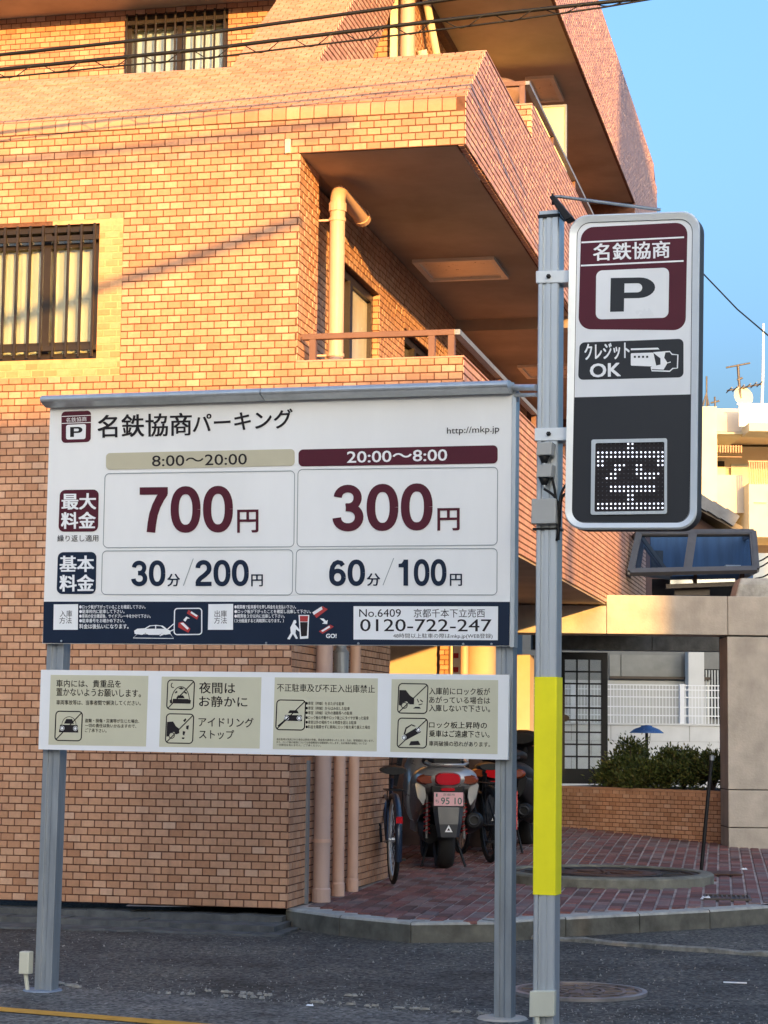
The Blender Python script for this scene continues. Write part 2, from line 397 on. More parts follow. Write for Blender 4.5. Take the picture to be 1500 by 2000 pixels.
def digit(ch):
    """heavy grotesque numerals as lists of pieces in a box .64 wide and 1 high (y down)"""
    w_ = .175
    if ch == '0': return [ribbon(earc(.32, .5, .232, .418, 0, 360, 36, 2.3), w_)]
    if ch == '7': return [[[(.03, .01), (.63, .01), (.63, .17), (.03, .17)]], ribbon([(.55, .13), (.47, .25), (.385, .42), (.325, .6), (.29, .8), (.27, .99)], .185)]
    if ch == '1': return [[[(.27, .01), (.46, .01), (.46, .99), (.27, .99)]], [[(.07, .17), (.20, .15), (.29, .02), (.29, .30), (.07, .30)]]]
    if ch == '2': return [ribbon(earc(.315, .31, .215, .225, 178, -20, 18, 2.1)+[(.49, .45), (.36, .58), (.20, .70), (.12, .80), (.10, .90)], w_), [[(.02, .83), (.62, .83), (.62, .99), (.02, .99)]]]
    if ch == '3': return [ribbon(earc(.31, .285, .20, .20, 175, -75, 18, 2.1)+[(.27, .49)], w_*.95), ribbon([(.27, .485)]+earc(.315, .70, .225, .215, 80, -178, 20, 2.1), w_)]
    if ch == '6': return [ribbon(earc(.325, .67, .215, .245, 0, 360, 30, 2.1), w_), ribbon([(.105, .67), (.105, .46), (.14, .27), (.22, .14), (.33, .09), (.45, .12), (.52, .22)], w_)]
def rr(tl, tr, br, bl, r, n=6):
    """rounded quadrilateral in pixels"""
    P = [V((*p, 0)) for p in (tl, tr, br, bl)]; out = []
    for i in range(4):
        c = P[i]; a = (P[i-1]-c).normalized()*r; b = (P[(i+1) % 4]-c).normalized()*r
        for k in range(n+1):
            t = k/n*math.pi/2
            q = c+a*(1-math.sin(t))+b*(1-math.cos(t))
            out.append((q.x, q.y))
    return out

# ================================================================== THE GROUND
def sheet(name, pts, z, mat, **k):
    mb = MB(); mb.add([(x, y, z) for x, y in pts], [tuple(range(len(pts)))])
    return tag(mb.build(name, mat, fix=False), kind='structure')
mb = MB(); mb.add([(-400, -200, 0), (400, -200, 0), (400, 900, 0), (-400, 900, 0)], [(0, 1, 2, 3)])
tag(mb.build('ground', m_asphalt, fix=False), kind='structure')
def gp(x, y, z=0): p = atz(x, y, z); return (p.x, p.y)
sd = (V((*gp(960, 1990), 0))-V((*gp(0, 1920), 0))).normalized()
a = V((*gp(0, 1920), 0)); b_ = V((*gp(960, 1990), 0))
edge = []
for i in range(60):
    t = i/59; p = a.lerp(b_, t); edge.append((p.x+random.uniform(-.02, .02), p.y+random.uniform(-.035, .035)))
far0 = a-sd*25; far1 = b_+sd*25
sheet('road', [(far0.x, far0.y)]+edge+[(far1.x, far1.y), (far1.x+4, far1.y-30), (far0.x-4, far0.y-30)][0:3], .004, m_strip)
# orange edge line
o0 = V((*gp(0, 1974), 0)); o1 = V((*gp(330, 2001), 0)); od = (o1-o0).normalized(); on = V((-od.y, od.x, 0))
p0 = o0-od*20; p1 = o0+od*25
tag(MB().add([p0-on*.06+EZ*.008, p1-on*.06+EZ*.008, p1+on*.06+EZ*.008, p0+on*.06+EZ*.008], [(0, 1, 2, 3)]).build('painted_line', m_orange, fix=False), kind='structure')
# the forecourt
KP = [(558, 1773), (660, 1787), (780, 1800), (940, 1803), (1000, 1795), (1200, 1785), (1400, 1775), (1560, 1764)]
kp = [V((*gp(x, y, GZ), 0)) for x, y in KP]
def rise(x, y):
    return .11*min(1, max(0, (y-18.5)/5.0))*min(1, max(0, (4.1-x)/1.8))
# kerb stones along the forecourt edge
kerb = D.objects.new('kerb', None); COL.objects.link(kerb); kerb['kind'] = 'structure'; kerb.location = (kp[3].x, kp[3].y, 0)
def offset_line(pts, d):
    out = []
    for i, p in enumerate(pts):
        t = (pts[min(i+1, len(pts)-1)]-pts[max(i-1, 0)]).normalized(); out.append(p+V((-t.y, t.x, 0))*d)
    return out
def resample(pts, step):
    out = [pts[0]]; acc = 0
    for a, b in zip(pts, pts[1:]):
        L = (b-a).length; d = step-acc
        while d <= L: out.append(a.lerp(b, d/L)); d += step
        acc = L-(d-step)
    return out
for a, b in zip(resample(kp, .62), resample(kp, .62)[1:]):
    t = (b-a).normalized(); n = V((-t.y, t.x, 0)); a2 = a+t*.004; b2 = b-t*.004; z = GZ+random.uniform(-.004, .004); c = .018
    prof = [(.0, -.02), (.0, z-c), (c*.3, z-c*.3), (c, z), (.14, z), (.14, -.02)]
    mb = MB(); mb.loft([[a2+n*(x-.0)+EZ*h for x, h in prof], [b2+n*x+EZ*h for x, h in prof]], smooth=False)
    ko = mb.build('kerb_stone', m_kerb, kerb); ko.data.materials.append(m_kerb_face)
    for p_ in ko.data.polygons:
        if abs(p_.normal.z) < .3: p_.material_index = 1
inner = offset_line(kp, .14)
fpts = [(p.x, p.y) for p in inner]
# bed under the bricks
mb = MB(); NX, NY = 26, 34
xs = [-1.7+8.4*i/NX for i in range(NX+1)]
def front_y(x):
    q = fpts
    if x <= q[0][0]: return q[0][1]
    for (x0, y0), (x1, y1) in zip(q, q[1:]):
        if x0 <= x <= x1: return y0+(y1-y0)*(x-x0)/(x1-x0)
    return q[-1][1]
vs = []; fs = []
for j in range(NY+1):
    for x in xs:
        y0 = front_y(x); y = y0+(34-y0)*j/NY; vs.append((x, y, GZ-.008+rise(x, y)))
for j in range(NY):
    for i in range(NX): k = j*(NX+1)+i; fs.append((k, k+1, k+NX+2, k+NX+1))
mb.add(vs, fs)
pave = tag(mb.build('pavement', m_joint, fix=False, origin=(0, 13, 0)), kind='structure')
# paving bricks, laid in courses running back from the street
pa = math.radians(9.5); pu = V((math.sin(pa), math.cos(pa), 0)); pv = V((math.cos(pa), -math.sin(pa), 0))
BW, BL = .105, .23
cells = []
for r in range(-22, 62):
    for k in range(-6, 62):
        c = V((-.7, 12.6, 0))+pv*(r+.5)*BW+pu*((k+.5*(r % 2))*BL)
        if c.x < -1.6 or c.x > 6 or c.y > 24.5 or c.y < front_y(c.x)+.07: continue
        if (c.x-1.83)**2+(c.y-16.55)**2 < .86**2: continue
        rel = c-C0; s_, t_ = rel.dot(E1), rel.dot(E2)
        if s_ < .02 and -.1 < t_ < 3.16: continue
        cells.append(c)
cells.sort(key=lambda c: c.y+abs(c.x-1.6)*.35)
def brick_mesh():
    m_ = MB(); a, b, h = BL/2-.0025, BW/2-.0075, .007; i = .004
    P = [pu*x+pv*y+EZ*-.012 for x, y in ((-a, -b), (a, -b), (a, b), (-a, b))]
    T = [pu*x+pv*y+EZ*h for x, y in ((-a+i, -b+i), (a-i, -b+i), (a-i, b-i), (-a+i, b-i))]
    m_.hexa(P+T); return m_
bm_ = brick_mesh().mesh('paving_brick', m_paver)
stuff = MB()
for i, c in enumerate(cells):
    z = GZ+rise(c.x, c.y)-.004+random.uniform(-.0018, .0018)
    if i < 300:
        o = D.objects.new('brick', bm_); COL.objects.link(o); o.parent = pave; o.location = V((c.x, c.y-13, z))
        o.rotation_euler = (random.uniform(-.004, .004), random.uniform(-.004, .004), random.uniform(-.008, .008))
    else:
        q = brick_mesh(); stuff.add([V(v)+V((c.x, c.y, z)) for v in q.v], q.f)
tag(stuff.build('bricks', m_paver, pave), kind='stuff')
# low worn concrete edging in front of the kerb and the asphalt wedge between
gl = [V((*gp(x, y, 0), 0)) for x, y in ((575, 1814), (700, 1822), (850, 1826), (1000, 1832), (1160, 1843), (1320, 1857), (1495, 1868), (1600, 1876))]
edging = D.objects.new('edging', None); COL.objects.link(edging); edging['kind'] = 'structure'; edging.location = (gl[3].x, gl[3].y, 0)
rs = resample(gl, .11)
for i0 in range(0, len(rs)-1, 8):
    seg = rs[i0:i0+9]
    if len(seg) < 3: continue
    rings = []
    for k, p in enumerate(seg):
        t = (seg[min(k+1, len(seg)-1)]-seg[max(k-1, 0)]).normalized(); n = V((-t.y, t.x, 0)); h = .03+random.uniform(-.006, .006)
        f = random.uniform(-.02, .02)
        rings.append([p+n*f+EZ*-.01, p+n*f+EZ*(h-.01), p+n*(f+.02)+EZ*h, p+n*.055+EZ*(h-.006), p+n*.09+EZ*-.01])
    MB().loft(rings, smooth=False).build('edging_stone', M('worn_edging', (.24, .225, .19), .95, var=.35, scale=20, bump=1, grime=.7), edging)
# concrete ledge and gutter at the foot of the front wall
mb = MB()
def ledge(s0, s1, f0, f1, z0, z1, jag):
    N = 40; top = []; bot = []
    for i in range(N+1):
        s_ = s0+(s1-s0)*i/N; f = f0+(f1-f0)*i/N+random.uniform(-jag, jag)
        top.append((s_, -f))
    for (a, fa), (b, fb) in zip(top, top[1:]):
        z = z1+random.uniform(-.004, .004)
        mb.hexa([B(a, fa-.02, z0), B(b, fb-.02, z0), B(b, .12, z0), B(a, .12, z0), B(a, fa, z), B(b, fb, z), B(b, .12, z), B(a, .12, z)])
ledge(-4.2, -.02, .05, .08, -.02, .085, .02)
ledge(-4.2, .02, .20, .34, -.02, .045, .035)
ledge(-4.2, .1, .62, .52, -.02, .012, .06)
tag(mb.build('gutter_ledge', m_conc_dark, origin=B(-1, 0, 0)), kind='structure')
# manhole cover in the asphalt
def manhole(name, label, c, r, mat, ring_h, rim_mat, spokes=True, th=.0):
    t = thing(name, label, 'manhole cover', c)
    mb = MB(); mb.lathe((0, 0, 0), EZ, [(r*1.10, 0), (r*1.10, ring_h), (r*1.02, ring_h+.002), (r*1.015, ring_h-.006)], 48, False); mb.build('rim', rim_mat, t, local=True)
    h = ring_h
    mb = MB(); mb.lathe((0, 0, 0), EZ, [(r*1.01, h-.02), (r*1.01, h), (r*.96, h), (r*.955, h-.008), (0.001, h-.008)], 48, False)
    for R0, R1 in ((.70, .76), (.36, .42)):
        mb.lathe((0, 0, 0), EZ, [(r*R0, h-.008), (r*R0, h), (r*R1, h), (r*R1, h-.008)], 48, False)
    for k in range(12):
        an = k*math.tau/12; e = V((math.cos(an), math.sin(an), 0))
        mb.bar(e*r*(.42 if k % 2 else .42)+EZ*(h-.004), e*r*.70+EZ*(h-.004), r*.045, .008)
        an2 = an+math.tau/24; e2_ = V((math.cos(an2), math.sin(an2), 0)); mb.bar(e2_*r*.76+EZ*(h-.004), e2_*r*.955+EZ*(h-.004), r*.045, .008)
    for k in range(6):
        an = k*math.tau/6; e = V((math.cos(an), math.sin(an), 0)); mb.lathe(e*r*.24, EZ, [(r*.07, h-.008), (r*.07, h), (.001, h)], 10, False)
    mb.build('cover', mat, t, local=True); return t
c = atz(1132, 1940, 0)
manhole('manhole_cover', 'round iron manhole cover with ribbed flower pattern in the dark asphalt', (c.x, c.y, .001), .31, M('worn_iron', (.17, .135, .115), .5, .4, var=.35, scale=6, bump=.4, grime=.3), .016, M('worn_rim', (.30, .27, .25), .5, .4, var=.3, grime=.3))
c = V((1.83, 16.55, GZ))
mh = thing('raised_manhole', 'large sunken dark manhole ringed by a raised concrete collar on the brick forecourt', 'manhole cover', c)
mb = MB(); mb.lathe((0, 0, 0), EZ, [(.86, -.05), (.86, .062), (.845, .075), (.76, .079), (.745, .072), (.745, .03)], 56, False); mb.build('collar', M('mossy_collar', (.17, .165, .13), .95, var=.35, scale=8, bump=1, grime=.6), mh, local=True)
mb = MB(); mb.lathe((0, 0, 0), EZ, [(.745, .045), (.745, .062), (.70, .062), (.69, .05), (.45, .05), (.45, .062), (.41, .062), (.405, .05), (.001, .05)], 56, False)
for k in range(16):
    e = V((math.cos(k*math.tau/16), math.sin(k*math.tau/16), 0)); mb.bar(e*.46+EZ*.054, e*.69+EZ*.054, .03, .01)
mb.build('outer_cover', M('dark_cover', (.03, .028, .026), .6, .2, var=.4, scale=8, bump=.4), mh, local=True)
mb = MB(); mb.lathe((0, 0, 0), EZ, [(.40, .048), (.40, .066), (.30, .068), (.29, .058), (.001, .058)], 40, False)
for k in range(8):
    e = V((math.cos(k*math.tau/8), math.sin(k*math.tau/8), 0)); mb.bar(e*.06+EZ*.062, e*.29+EZ*.062, .03, .01)
mb.build('inner_cover', m_rust, mh, local=True)
# drain grates
def grate(x, y, wd, dp, n, label, rz=-.15):
    c = atz(x, y, GZ); t = thing('drain_grate', label, 'drain grate', (c.x, c.y, GZ+rise(c.x, c.y)+.006), rz)
    mb = MB(); a, b = wd/2, dp/2
    for q in ((-a, a, -b, -b+.02), (-a, a, b-.02, b), (-a, -a+.02, -b+.02, b-.02), (a-.02, a, -b+.02, b-.02)): mb.box(q[0], q[1], q[2], q[3], -.006, .009)
    mb.build('frame', m_iron, t, local=True)
    mb = MB()
    for k in range(n):
        x_ = -a+.02+(k+.5)*(wd-.04)/n; mb.box(x_-.006, x_+.006, -b+.02, b-.02, -.004, .007)
    mb.build('grating', m_iron, t, local=True)
    MB().box(-a+.005, a-.005, -b+.005, b-.005, -.012, -.004).build('pit', m_black, t, local=True)
grate(1010, 1720, .36, .5, 12, 'small dark drain grate in the brick paving seen behind the right sign post')
grate(1420, 1755, .34, .4, 9, 'worn flat drain cover in the paving between the concrete collar and the kerb')
# litter
def litter(x, y, s, label, z=GZ):
    c = atz(x, y, z); mb = MB(); n = 7; r0 = []
    for k in range(n):
        a_ = k*math.tau/n; r = s*random.uniform(.6, 1.1); r0.append(V((r*math.cos(a_), r*.7*math.sin(a_), 0)))
    top = [p*.6+EZ*s*random.uniform(.15, .5) for p in r0]
    mb.loft([r0, top], smooth=False); o = mb.build('litter', m_white, None); o.location = (c.x, c.y, z+.004); tag(o, label, 'litter')
litter(1380, 1757, .05, 'crumpled white litter lying on the paving near the kerb')
litter(1452, 1699, .04, 'small white litter on the paving close to the concrete pillar', GZ)
litter(606, 1966, .022, 'tiny white pebble of litter at the edge of the asphalt', .006)
c0 = atz(1432, 1922, 0)
tag(MB().bar((c0.x-.05, c0.y+.01, .008), (c0.x+.07, c0.y-.01, .008), .018, .006).build('litter', m_white), 'thin pale strip of litter lying on the asphalt right of the manhole', 'litter')
# broken concrete slivers at the road edge
mb = MB()
for x0, y0, x1, y1, wd, n_ in ((310, 1941, 515, 1951, .028, 16), (395, 1936, 545, 1947, .02, 14), (905, 1977, 965, 1983, .02, 4), (676, 1944, 724, 1953, .022, 3), (100, 1918, 160, 1931, .025, 5), (560, 1955, 900, 1978, .012, 16)):
    p, q = atz(x0, y0, 0), atz(x1, y1, 0)
    for k in range(n_):
        if random.random() < .25: continue
        c = p.lerp(q, (k+random.random())/n_)+V((0, random.gauss(0, wd*.6), 0)); L_ = (q-p).length/n_*random.uniform(.4, 1.1); m_ = random.randint(5, 7)
        r0 = [c+V((L_*.6*math.cos(a*math.tau/m_)*random.uniform(.7, 1.1), wd*random.uniform(.4, 1)*math.sin(a*math.tau/m_), .002)) for a in range(m_)]
        mb.loft([r0, [c+(v-c)*.75+EZ*random.uniform(.006, .014) for v in r0]], smooth=False)
tag(mb.build('broken_edging', M('broken_concrete', (.25, .235, .205), .95, var=.3, scale=30), origin=(0, 9.5, 0)), kind='stuff')
# loose grit and dry grass bits on the asphalt
mb = MB()
for i in range(2600):
    x = random.uniform(-3, 3.2); y = random.uniform(9.6, 13.3)
    if random.random() < .5: y = 9.5+abs(random.gauss(0, .35))+(.5-x)*.25
    r = random.uniform(.0025, .007)*(1.6 if random.random() < .04 else 1); a_ = random.random()*6.28
    p = [V((x+r*math.cos(a_+k*2.09), y+r*math.sin(a_+k*2.09), .0)) for k in range(3)]
    mb.add(p+[V((x, y, r*1.1))], [(0, 1, 3), (1, 2, 3), (2, 0, 3)])
tag(mb.build('grit', M('pale_grit', (.22, .21, .19), .9, var=.5, scale=40), origin=(0, 11, 0)), kind='stuff')

# ================================================================== THE APARTMENT HOUSE
house = thing('apartment_building', 'orange tiled apartment building with sloped parapets and balconies behind the rate board', 'building', C0)
OUT = 1.158          # how far the balconies stand out beyond the side wall
L0 = -4.2
def wallslab(name, s0, s1, t0, t1, z0, z1, mat): return MB().bbox(s0, s1, t0, t1, z0, z1).build(name, mat, house)
W1 = (-2.35, -1.447, 3.871, 4.835)      # the barred window of the second floor (s0, s1, z0, z1)
mb = MB()
mb.bbox(L0, W1[0], 0, .15, GZ, 5.5); mb.bbox(W1[1], 0, 0, .15, GZ, 5.5)
mb.bbox(W1[0], W1[1], 0, .15, GZ, W1[2]); mb.bbox(W1[0], W1[1], 0, .15, W1[3], 5.5)
# window reveals are the wall's own thickness
mb.build('front_wall', m_mortar, house)
indiv = []; tiles = MB(); stiles = MB(); ltiles = MB()
NF = -E2; NS = E1
px_ = lambda s_, z_: True
def limf(b):
    z = GZ+b; return (0, -L0+(OUT if 2.69 < z < 3.8 or z > 5.262 else 0))
tile_face(tiles, B(L0, 0, GZ), E1, EZ, NF, OUT-L0, 5.5-GZ, th=.050314, lim=limf, holes=[(W1[0]-L0, W1[1]-L0, W1[2]-GZ, W1[3]-GZ), (-L0-2.8, -L0-1.272, 3.75-GZ, 4.865-GZ)],
          pick=lambda a, b: L0+a > -1.93 and L0+a < -.02 and b < .86, out=indiv, uoff=.02)
wallslab('repair_patch', -2.8, -1.272, -.0025, 0, 3.745, W1[2], m_grout_light)
mb = MB(); mb.bbox(W1[1], -1.272, -.0025, 0, W1[2], 4.835); mb.bbox(-1.80, -1.272, -.0025, 0, 4.835, 4.87); mb.build('repair_patch', m_grout_light, house)
ptl = MB()
tile_face(ptl, B(-2.8, -.0025, 3.75), E1, EZ, NF, 1.528, W1[2]-3.75, j=.009, d=.003)
tile_face(ptl, B(W1[1], -.0025, W1[2]), E1, EZ, NF, W1[1]*-1-1.272, W1[3]-W1[2], j=.009, d=.003)
tag(ptl.build('patch_tiles', MATS['repair_wall_tile'], house), kind='stuff')
# side wall of the ground floor
wallslab('side_wall', -.15, -.0015, .152, 3.0, GZ, 2.66, m_mortar)
tile_face(tiles, B(0, .0, GZ), E2, EZ, NS, 3.0, 2.53, rows0=1)
# slab between the floors
wallslab('floor_slab', -3, 1.15, .155, 12.5, 2.672, 2.80, m_soffit)
# second floor balcony parapet
mb = MB(); mb.bbox(.002, OUT, .0, .15, 2.69, 3.80); mb.bbox(OUT-.14, OUT, .152, 12.6, 2.69, 3.80); mb.build('balcony_parapet', m_mortar, house)
tile_face(stiles, B(OUT, 0, 2.69), E2, EZ, NS, 12.6, 1.11, j=.012, jv=.0025)
wallslab('parapet_coping', OUT-.15, OUT+.006, -.006, 12.6, 3.801, 3.812, m_tile_pink); wallslab('parapet_coping', 0.0, OUT-.152, -.006, .15, 3.801, 3.812, m_tile_pink)
wallslab('balcony_floor', .0, OUT-.14, .152, 12, 2.81, 2.86, m_conc)
# second floor side wall with its windows
mb = MB()
mb.bbox(-.15, -.0015, .152, .52, 2.81, 5.255)
mb.bbox(-.30, -.102, .5, 1.25, 2.81, 5.255)
mb.bbox(-.15, -.0015, 1.25, 2.47, 4.80, 5.255)
mb.bbox(-.15, -.0015, 2.47, 3.42, 2.81, 5.255); mb.bbox(-.15, -.0015, 3.42, 5.2, 4.72, 5.255); mb.bbox(-.15, -.0015, 5.2, 12, 2.81, 5.255)
mb.build('balcony_wall', m_mortar, house)
tile_face(tiles, B(0, 0, 2.86), E2, EZ, NS, .52, 2.4)
tile_face(tiles, B(-.10, .52, 2.86), E2, EZ, NS, .73, 2.4)
tile_face(tiles, B(0, 1.25, 4.80), E2, EZ, NS, 1.22, .455); tile_face(tiles, B(0, 2.47, 2.86), E2, EZ, NS, .95, 2.395)
tile_face(tiles, B(0, 3.42, 4.72), E2, EZ, NS, 1.78, .535); tile_face(tiles, B(0, 5.2, 2.86), E2, EZ, NS, 5, 2.395)
tile_face(tiles, B(-.15, 2.47, 2.86), E1, EZ, NF, .15, 1.94)
def side_window(t0, t1, z0, z1, nm='window'):
    mb = MB(); s0, s1 = -.11, -.05
    mb.bbox(s0, s1, t0, t0+.06, z0, z1); mb.bbox(s0, s1, t1-.06, t1, z0, z1); mb.bbox(s0, s1, t0+.06, t1-.06, z1-.07, z1); mb.bbox(s0, s1, t0+.06, t1-.06, z0, z0+.05)
    tm = t0+(t1-t0)*.34; mb.bbox(s0, s1+.02, tm-.04, tm+.04, z0+.05, z1-.07)
    f = mb.build(nm, m_dark_frame, house)
    MB().bbox(-.10, -.085, t0+.06, tm-.04, z0+.05, z1-.07).build('pane', m_glass_dark, f)
    MB().bbox(-.10, -.085, tm+.04, t1-.06, z0+.05, z1-.07).build('pane', m_frost if t0 < 2 else m_glass_dark, f)
side_window(1.25, 2.47, 2.86, 4.80); side_window(3.42, 5.2, 2.86, 4.72)
# third floor: soffit, parapet front and its sloped back
mb = MB()
mb.bbox(-.001, OUT-.06, .02, 5.75, 5.259, 5.33); mb.bbox(-.001, OUT-.06, 5.75, 14, 5.15, 5.33)
mb.build('balcony_soffit', m_soffit, house)
mb = MB()
prof = [(0, 5.262), (0, 5.5), (.0, 5.585), (.02, 5.605), (.77, 6.174), (.93, 6.174), (.93, 5.45), (.25, 5.40), (.2, 5.262)]
for s0, s1 in ((L0, 0.0), (.0, OUT)):
    if s0 < 0: pr = [(t, z) for t, z in prof]; pr = [(0, 5.501)]+pr[2:7]+[(.15, 5.40), (.15, 5.501)]
    else: pr = prof
    mb.prism([B(s0+.0005, t, z) for t, z in pr], E1*(s1-s0-.001))
mb.build('sloped_parapet', m_mortar, house)
wallslab('terrace_floor', L0, -.01, .16, 3.8, 5.30, 5.39, m_soffit)
# third floor side
mb = MB(); mb.prism([B(OUT-.14, t, z) for t, z in ((.935, 5.262), (.935, 6.17), (2.96, 6.17), (2.96, 6.462), (11.3, 6.462), (11.3, 5.262))], E1*.14)
mb.build('balcony_parapet', m_mortar, house)
def lim3(b):
    z = 5.262+b; k = .76
    t0 = 0 if z < 5.59 else (z-5.59)/k
    return (t0, 11.3)
tile_face(stiles, B(OUT, 0, 5.262), E2, EZ, NS, 11.3, .905, lim=lim3, j=.012, jv=.0025)
tile_face(stiles, B(OUT, 2.96, 6.167), E2, EZ, NS, 8.34, .295, j=.012, jv=.0025)
tile_face(tiles, B(OUT-.14, 2.96, 6.175), E1, EZ, NF, .14, .287)
wallslab('parapet_coping', OUT-.15, OUT+.006, 2.955, 11.3, 6.463, 6.475, m_tile_pink)
wallslab('parapet_coping', OUT-.15, OUT+.006, .78, 2.95, 6.176, 6.186, m_tile_pink)
# sloped faces
KS = (6.174-5.605)/.75; sl_len = math.hypot(.75, 6.174-5.605); sv = (E2*.75+EZ*(6.174-5.605)).normalized(); sn = sv.cross(E1)*-1
if sn.dot(-E2) < 0: sn = -sn
tile_face(ltiles, B(L0, .02, 5.605), E1, sv, sn, OUT-L0, sl_len-.16, rows0=1)
tile_face(ltiles, B(L0, .02, 5.605)+sv*(sl_len-.15), E1, sv, sn, OUT-L0, .15, rows0=0)
# the fin: the slope carried on up between the window wall and the side
FS0, FS1 = -.745, -.09
fin = [( .77, 6.175), (2.83, 7.838), (3.60, 7.838), (2.05, 6.35), (1.75, 6.175)]
MB().prism([B(FS0, t, z) for t, z in fin], E1*(FS1-FS0)).build('sloped_fin', m_mortar, house)
fl = math.hypot(2.06, 1.663); fv = (E2*2.06+EZ*1.663).normalized(); fn = fv.cross(E1); fn = -fn if fn.dot(-E2) < 0 else fn
tile_face(ltiles, B(FS0, .77, 6.175), E1, fv, fn, FS1-FS0-.0, fl)
def limc(b):
    z = 6.18+b; t0 = .77+(z-6.175)/.807
    t1 = 2.05+(z-6.35)*1.04 if z > 6.35 else 1.75+(z-6.18)*1.76
    return (t0, t1)
tile_face(stiles, B(FS1, 0, 6.18), E2, EZ, NS, 4, 1.655, lim=limc, j=.013, jv=.0025)
wallslab('parapet_cap', L0, FS0-.01, .775, .93, 6.175, 6.18, m_tile_pink)
# third floor window wall, set back
W3 = (-2.712, -1.740, 6.95, 7.792)
mb = MB(); T3 = 3.8
mb.bbox(L0-1, W3[0], T3, T3+.15, 5.39, 7.838); mb.bbox(W3[1], -.02, T3, T3+.15, 5.39, 7.838); mb.bbox(W3[0], W3[1], T3, T3+.15, 5.39, W3[2]); mb.bbox(W3[0], W3[1], T3, T3+.15, W3[3], 7.838)
mb.build('window_wall', m_mortar, house)
tile_face(tiles, B(L0-1, T3, 5.84), E1, EZ, NF, -L0+1-.02, 2.0, holes=[(W3[0]-L0+1, W3[1]-L0+1, W3[2]-5.84, W3[3]-5.84)])
wallslab('side_wall', -.17, -.021, T3+.152, 13, 5.34, 7.838, m_mortar)
tile_face(tiles, B(-.02, T3, 5.84), E2, EZ, NS, 7, 2.0)
# fourth floor
mb = MB(); mb.bbox(L0-1, OUT-.03, 3.3, 13.9, 7.84, 7.95); mb.build('overhang_soffit', m_soffit, house)
wallslab('soffit_beam', -.03, .06, 4.0, 12, 7.76, 7.839, m_mortar)
mb = MB(); mb.bbox(L0-1, OUT, 3.25, 3.299, 7.83, 9.05); mb.bbox(OUT-.028, OUT, 3.3, 13.9, 7.83, 9.05); mb.bbox(L0-1, OUT-.03, 3.3, 13.9, 8.9, 9.0)
mb.build('upper_parapet', m_mortar, house)
tile_face(stiles, B(OUT, 3.25, 7.835), E2, EZ, NS, 10.65, 1.2)
mb = MB(); mb.prism([B(.0, t, z) for t, z in ((11.35, 2.81), (14.35, 2.81), (14.35, 8.75), (13.9, 9.04), (13.901, 7.831), (11.35, 7.831))], E1*(OUT-.001)); mb.build('end_wall', m_mortar, house)
tile_face(stiles, B(OUT, 11.35, 6.0), E2, EZ, NS, 3.0, 1.83)
tile_face(stiles, B(OUT, 13.9, 7.84), E2, EZ, NS, .45, 1.0)
# ceiling hatches
def hatch(s0, s1, t0, t1, z):
    mb = MB(); e = .045
    mb.bbox(s0, s1, t0, t0+e, z-.03, z-.001); mb.bbox(s0, s1, t1-e, t1, z-.03, z-.001); mb.bbox(s0, s0+e, t0+e, t1-e, z-.03, z-.001); mb.bbox(s1-e, s1, t0+e, t1-e, z-.03, z-.001)
    f = mb.build('ceiling_hatch', M('hatch_metal', (.85, .78, .66), .35, .2, var=.05), house)
    MB().bbox(s0+e, s1-e, t0+e, t1-e, z-.012, z-.002).build('hatch_lid', M('hatch_lid', (.82, .72, .58), .3, .4, var=.08, bump=.3, bscale=3), f)
hatch(.11, .81, 3.2, 3.95, 5.259); hatch(.57, .86, 6.34, 7.12, 7.84); hatch(.3, .9, 7.6, 8.3, 5.15)
for z_, t1_ in ((5.2615, 11.3), (2.6895, 12.5)): tile_face(stiles, B(OUT-.052, .0, z_), E2, E1, -EZ, t1_, .05, tw=.075, j=.012)
tag(tiles.build('tiles', m_tile, house, fix=False), kind='stuff')
tag(ltiles.build('slope_tiles', m_slope, house, fix=False), kind='stuff')
tag(stiles.build('side_tiles', m_tile_pink, house, fix=False), kind='stuff')
tm = MB(); a_, b_, i_ = .045, .0215, .0012
Pq = [E1*x+EZ*y for x, y in ((-a_, -b_), (a_, -b_), (a_, b_), (-a_, b_))]; Tq = [E1*x+EZ*y-E2*.005 for x, y in ((-a_+i_, -b_+i_), (a_-i_, -b_+i_), (a_-i_, b_-i_), (-a_+i_, b_-i_))]
tm.add(Pq+Tq, [(4, 5, 6, 7), (0, 1, 5, 4), (1, 2, 6, 5), (2, 3, 7, 6), (3, 0, 4, 7)]); tmesh = tm.mesh('tile', m_tile, fix=False)
for c in indiv:
    o = D.objects.new('tile', tmesh); COL.objects.link(o); o.parent = house
    o.location = c-C0-E2*random.uniform(-.0008, .001); o.rotation_euler = (random.uniform(-.012, .012), random.uniform(-.006, .006), random.uniform(-.012, .012))
# rounded coping tiles along the foot of the slope
cm = MB(); hw = .0465; pf = [(.004, .0), (-.008, .002), (-.010, .045), (-.008, .07), (.0, .088), (.016, .098), (.035, .108), (.035, .09), (.01, .0)]
cm.loft([[E1*x+E2*t+EZ*z for t, z in pf] for x in (-hw, hw)], smooth=False); cmesh = cm.mesh('coping_tile', m_slope)
k = 0
x = L0+.05
while x < OUT-.02:
    o = D.objects.new('coping_tile', cmesh); COL.objects.link(o); o.parent = house; o.location = B(x, 0, 5.503)-C0; x += .1
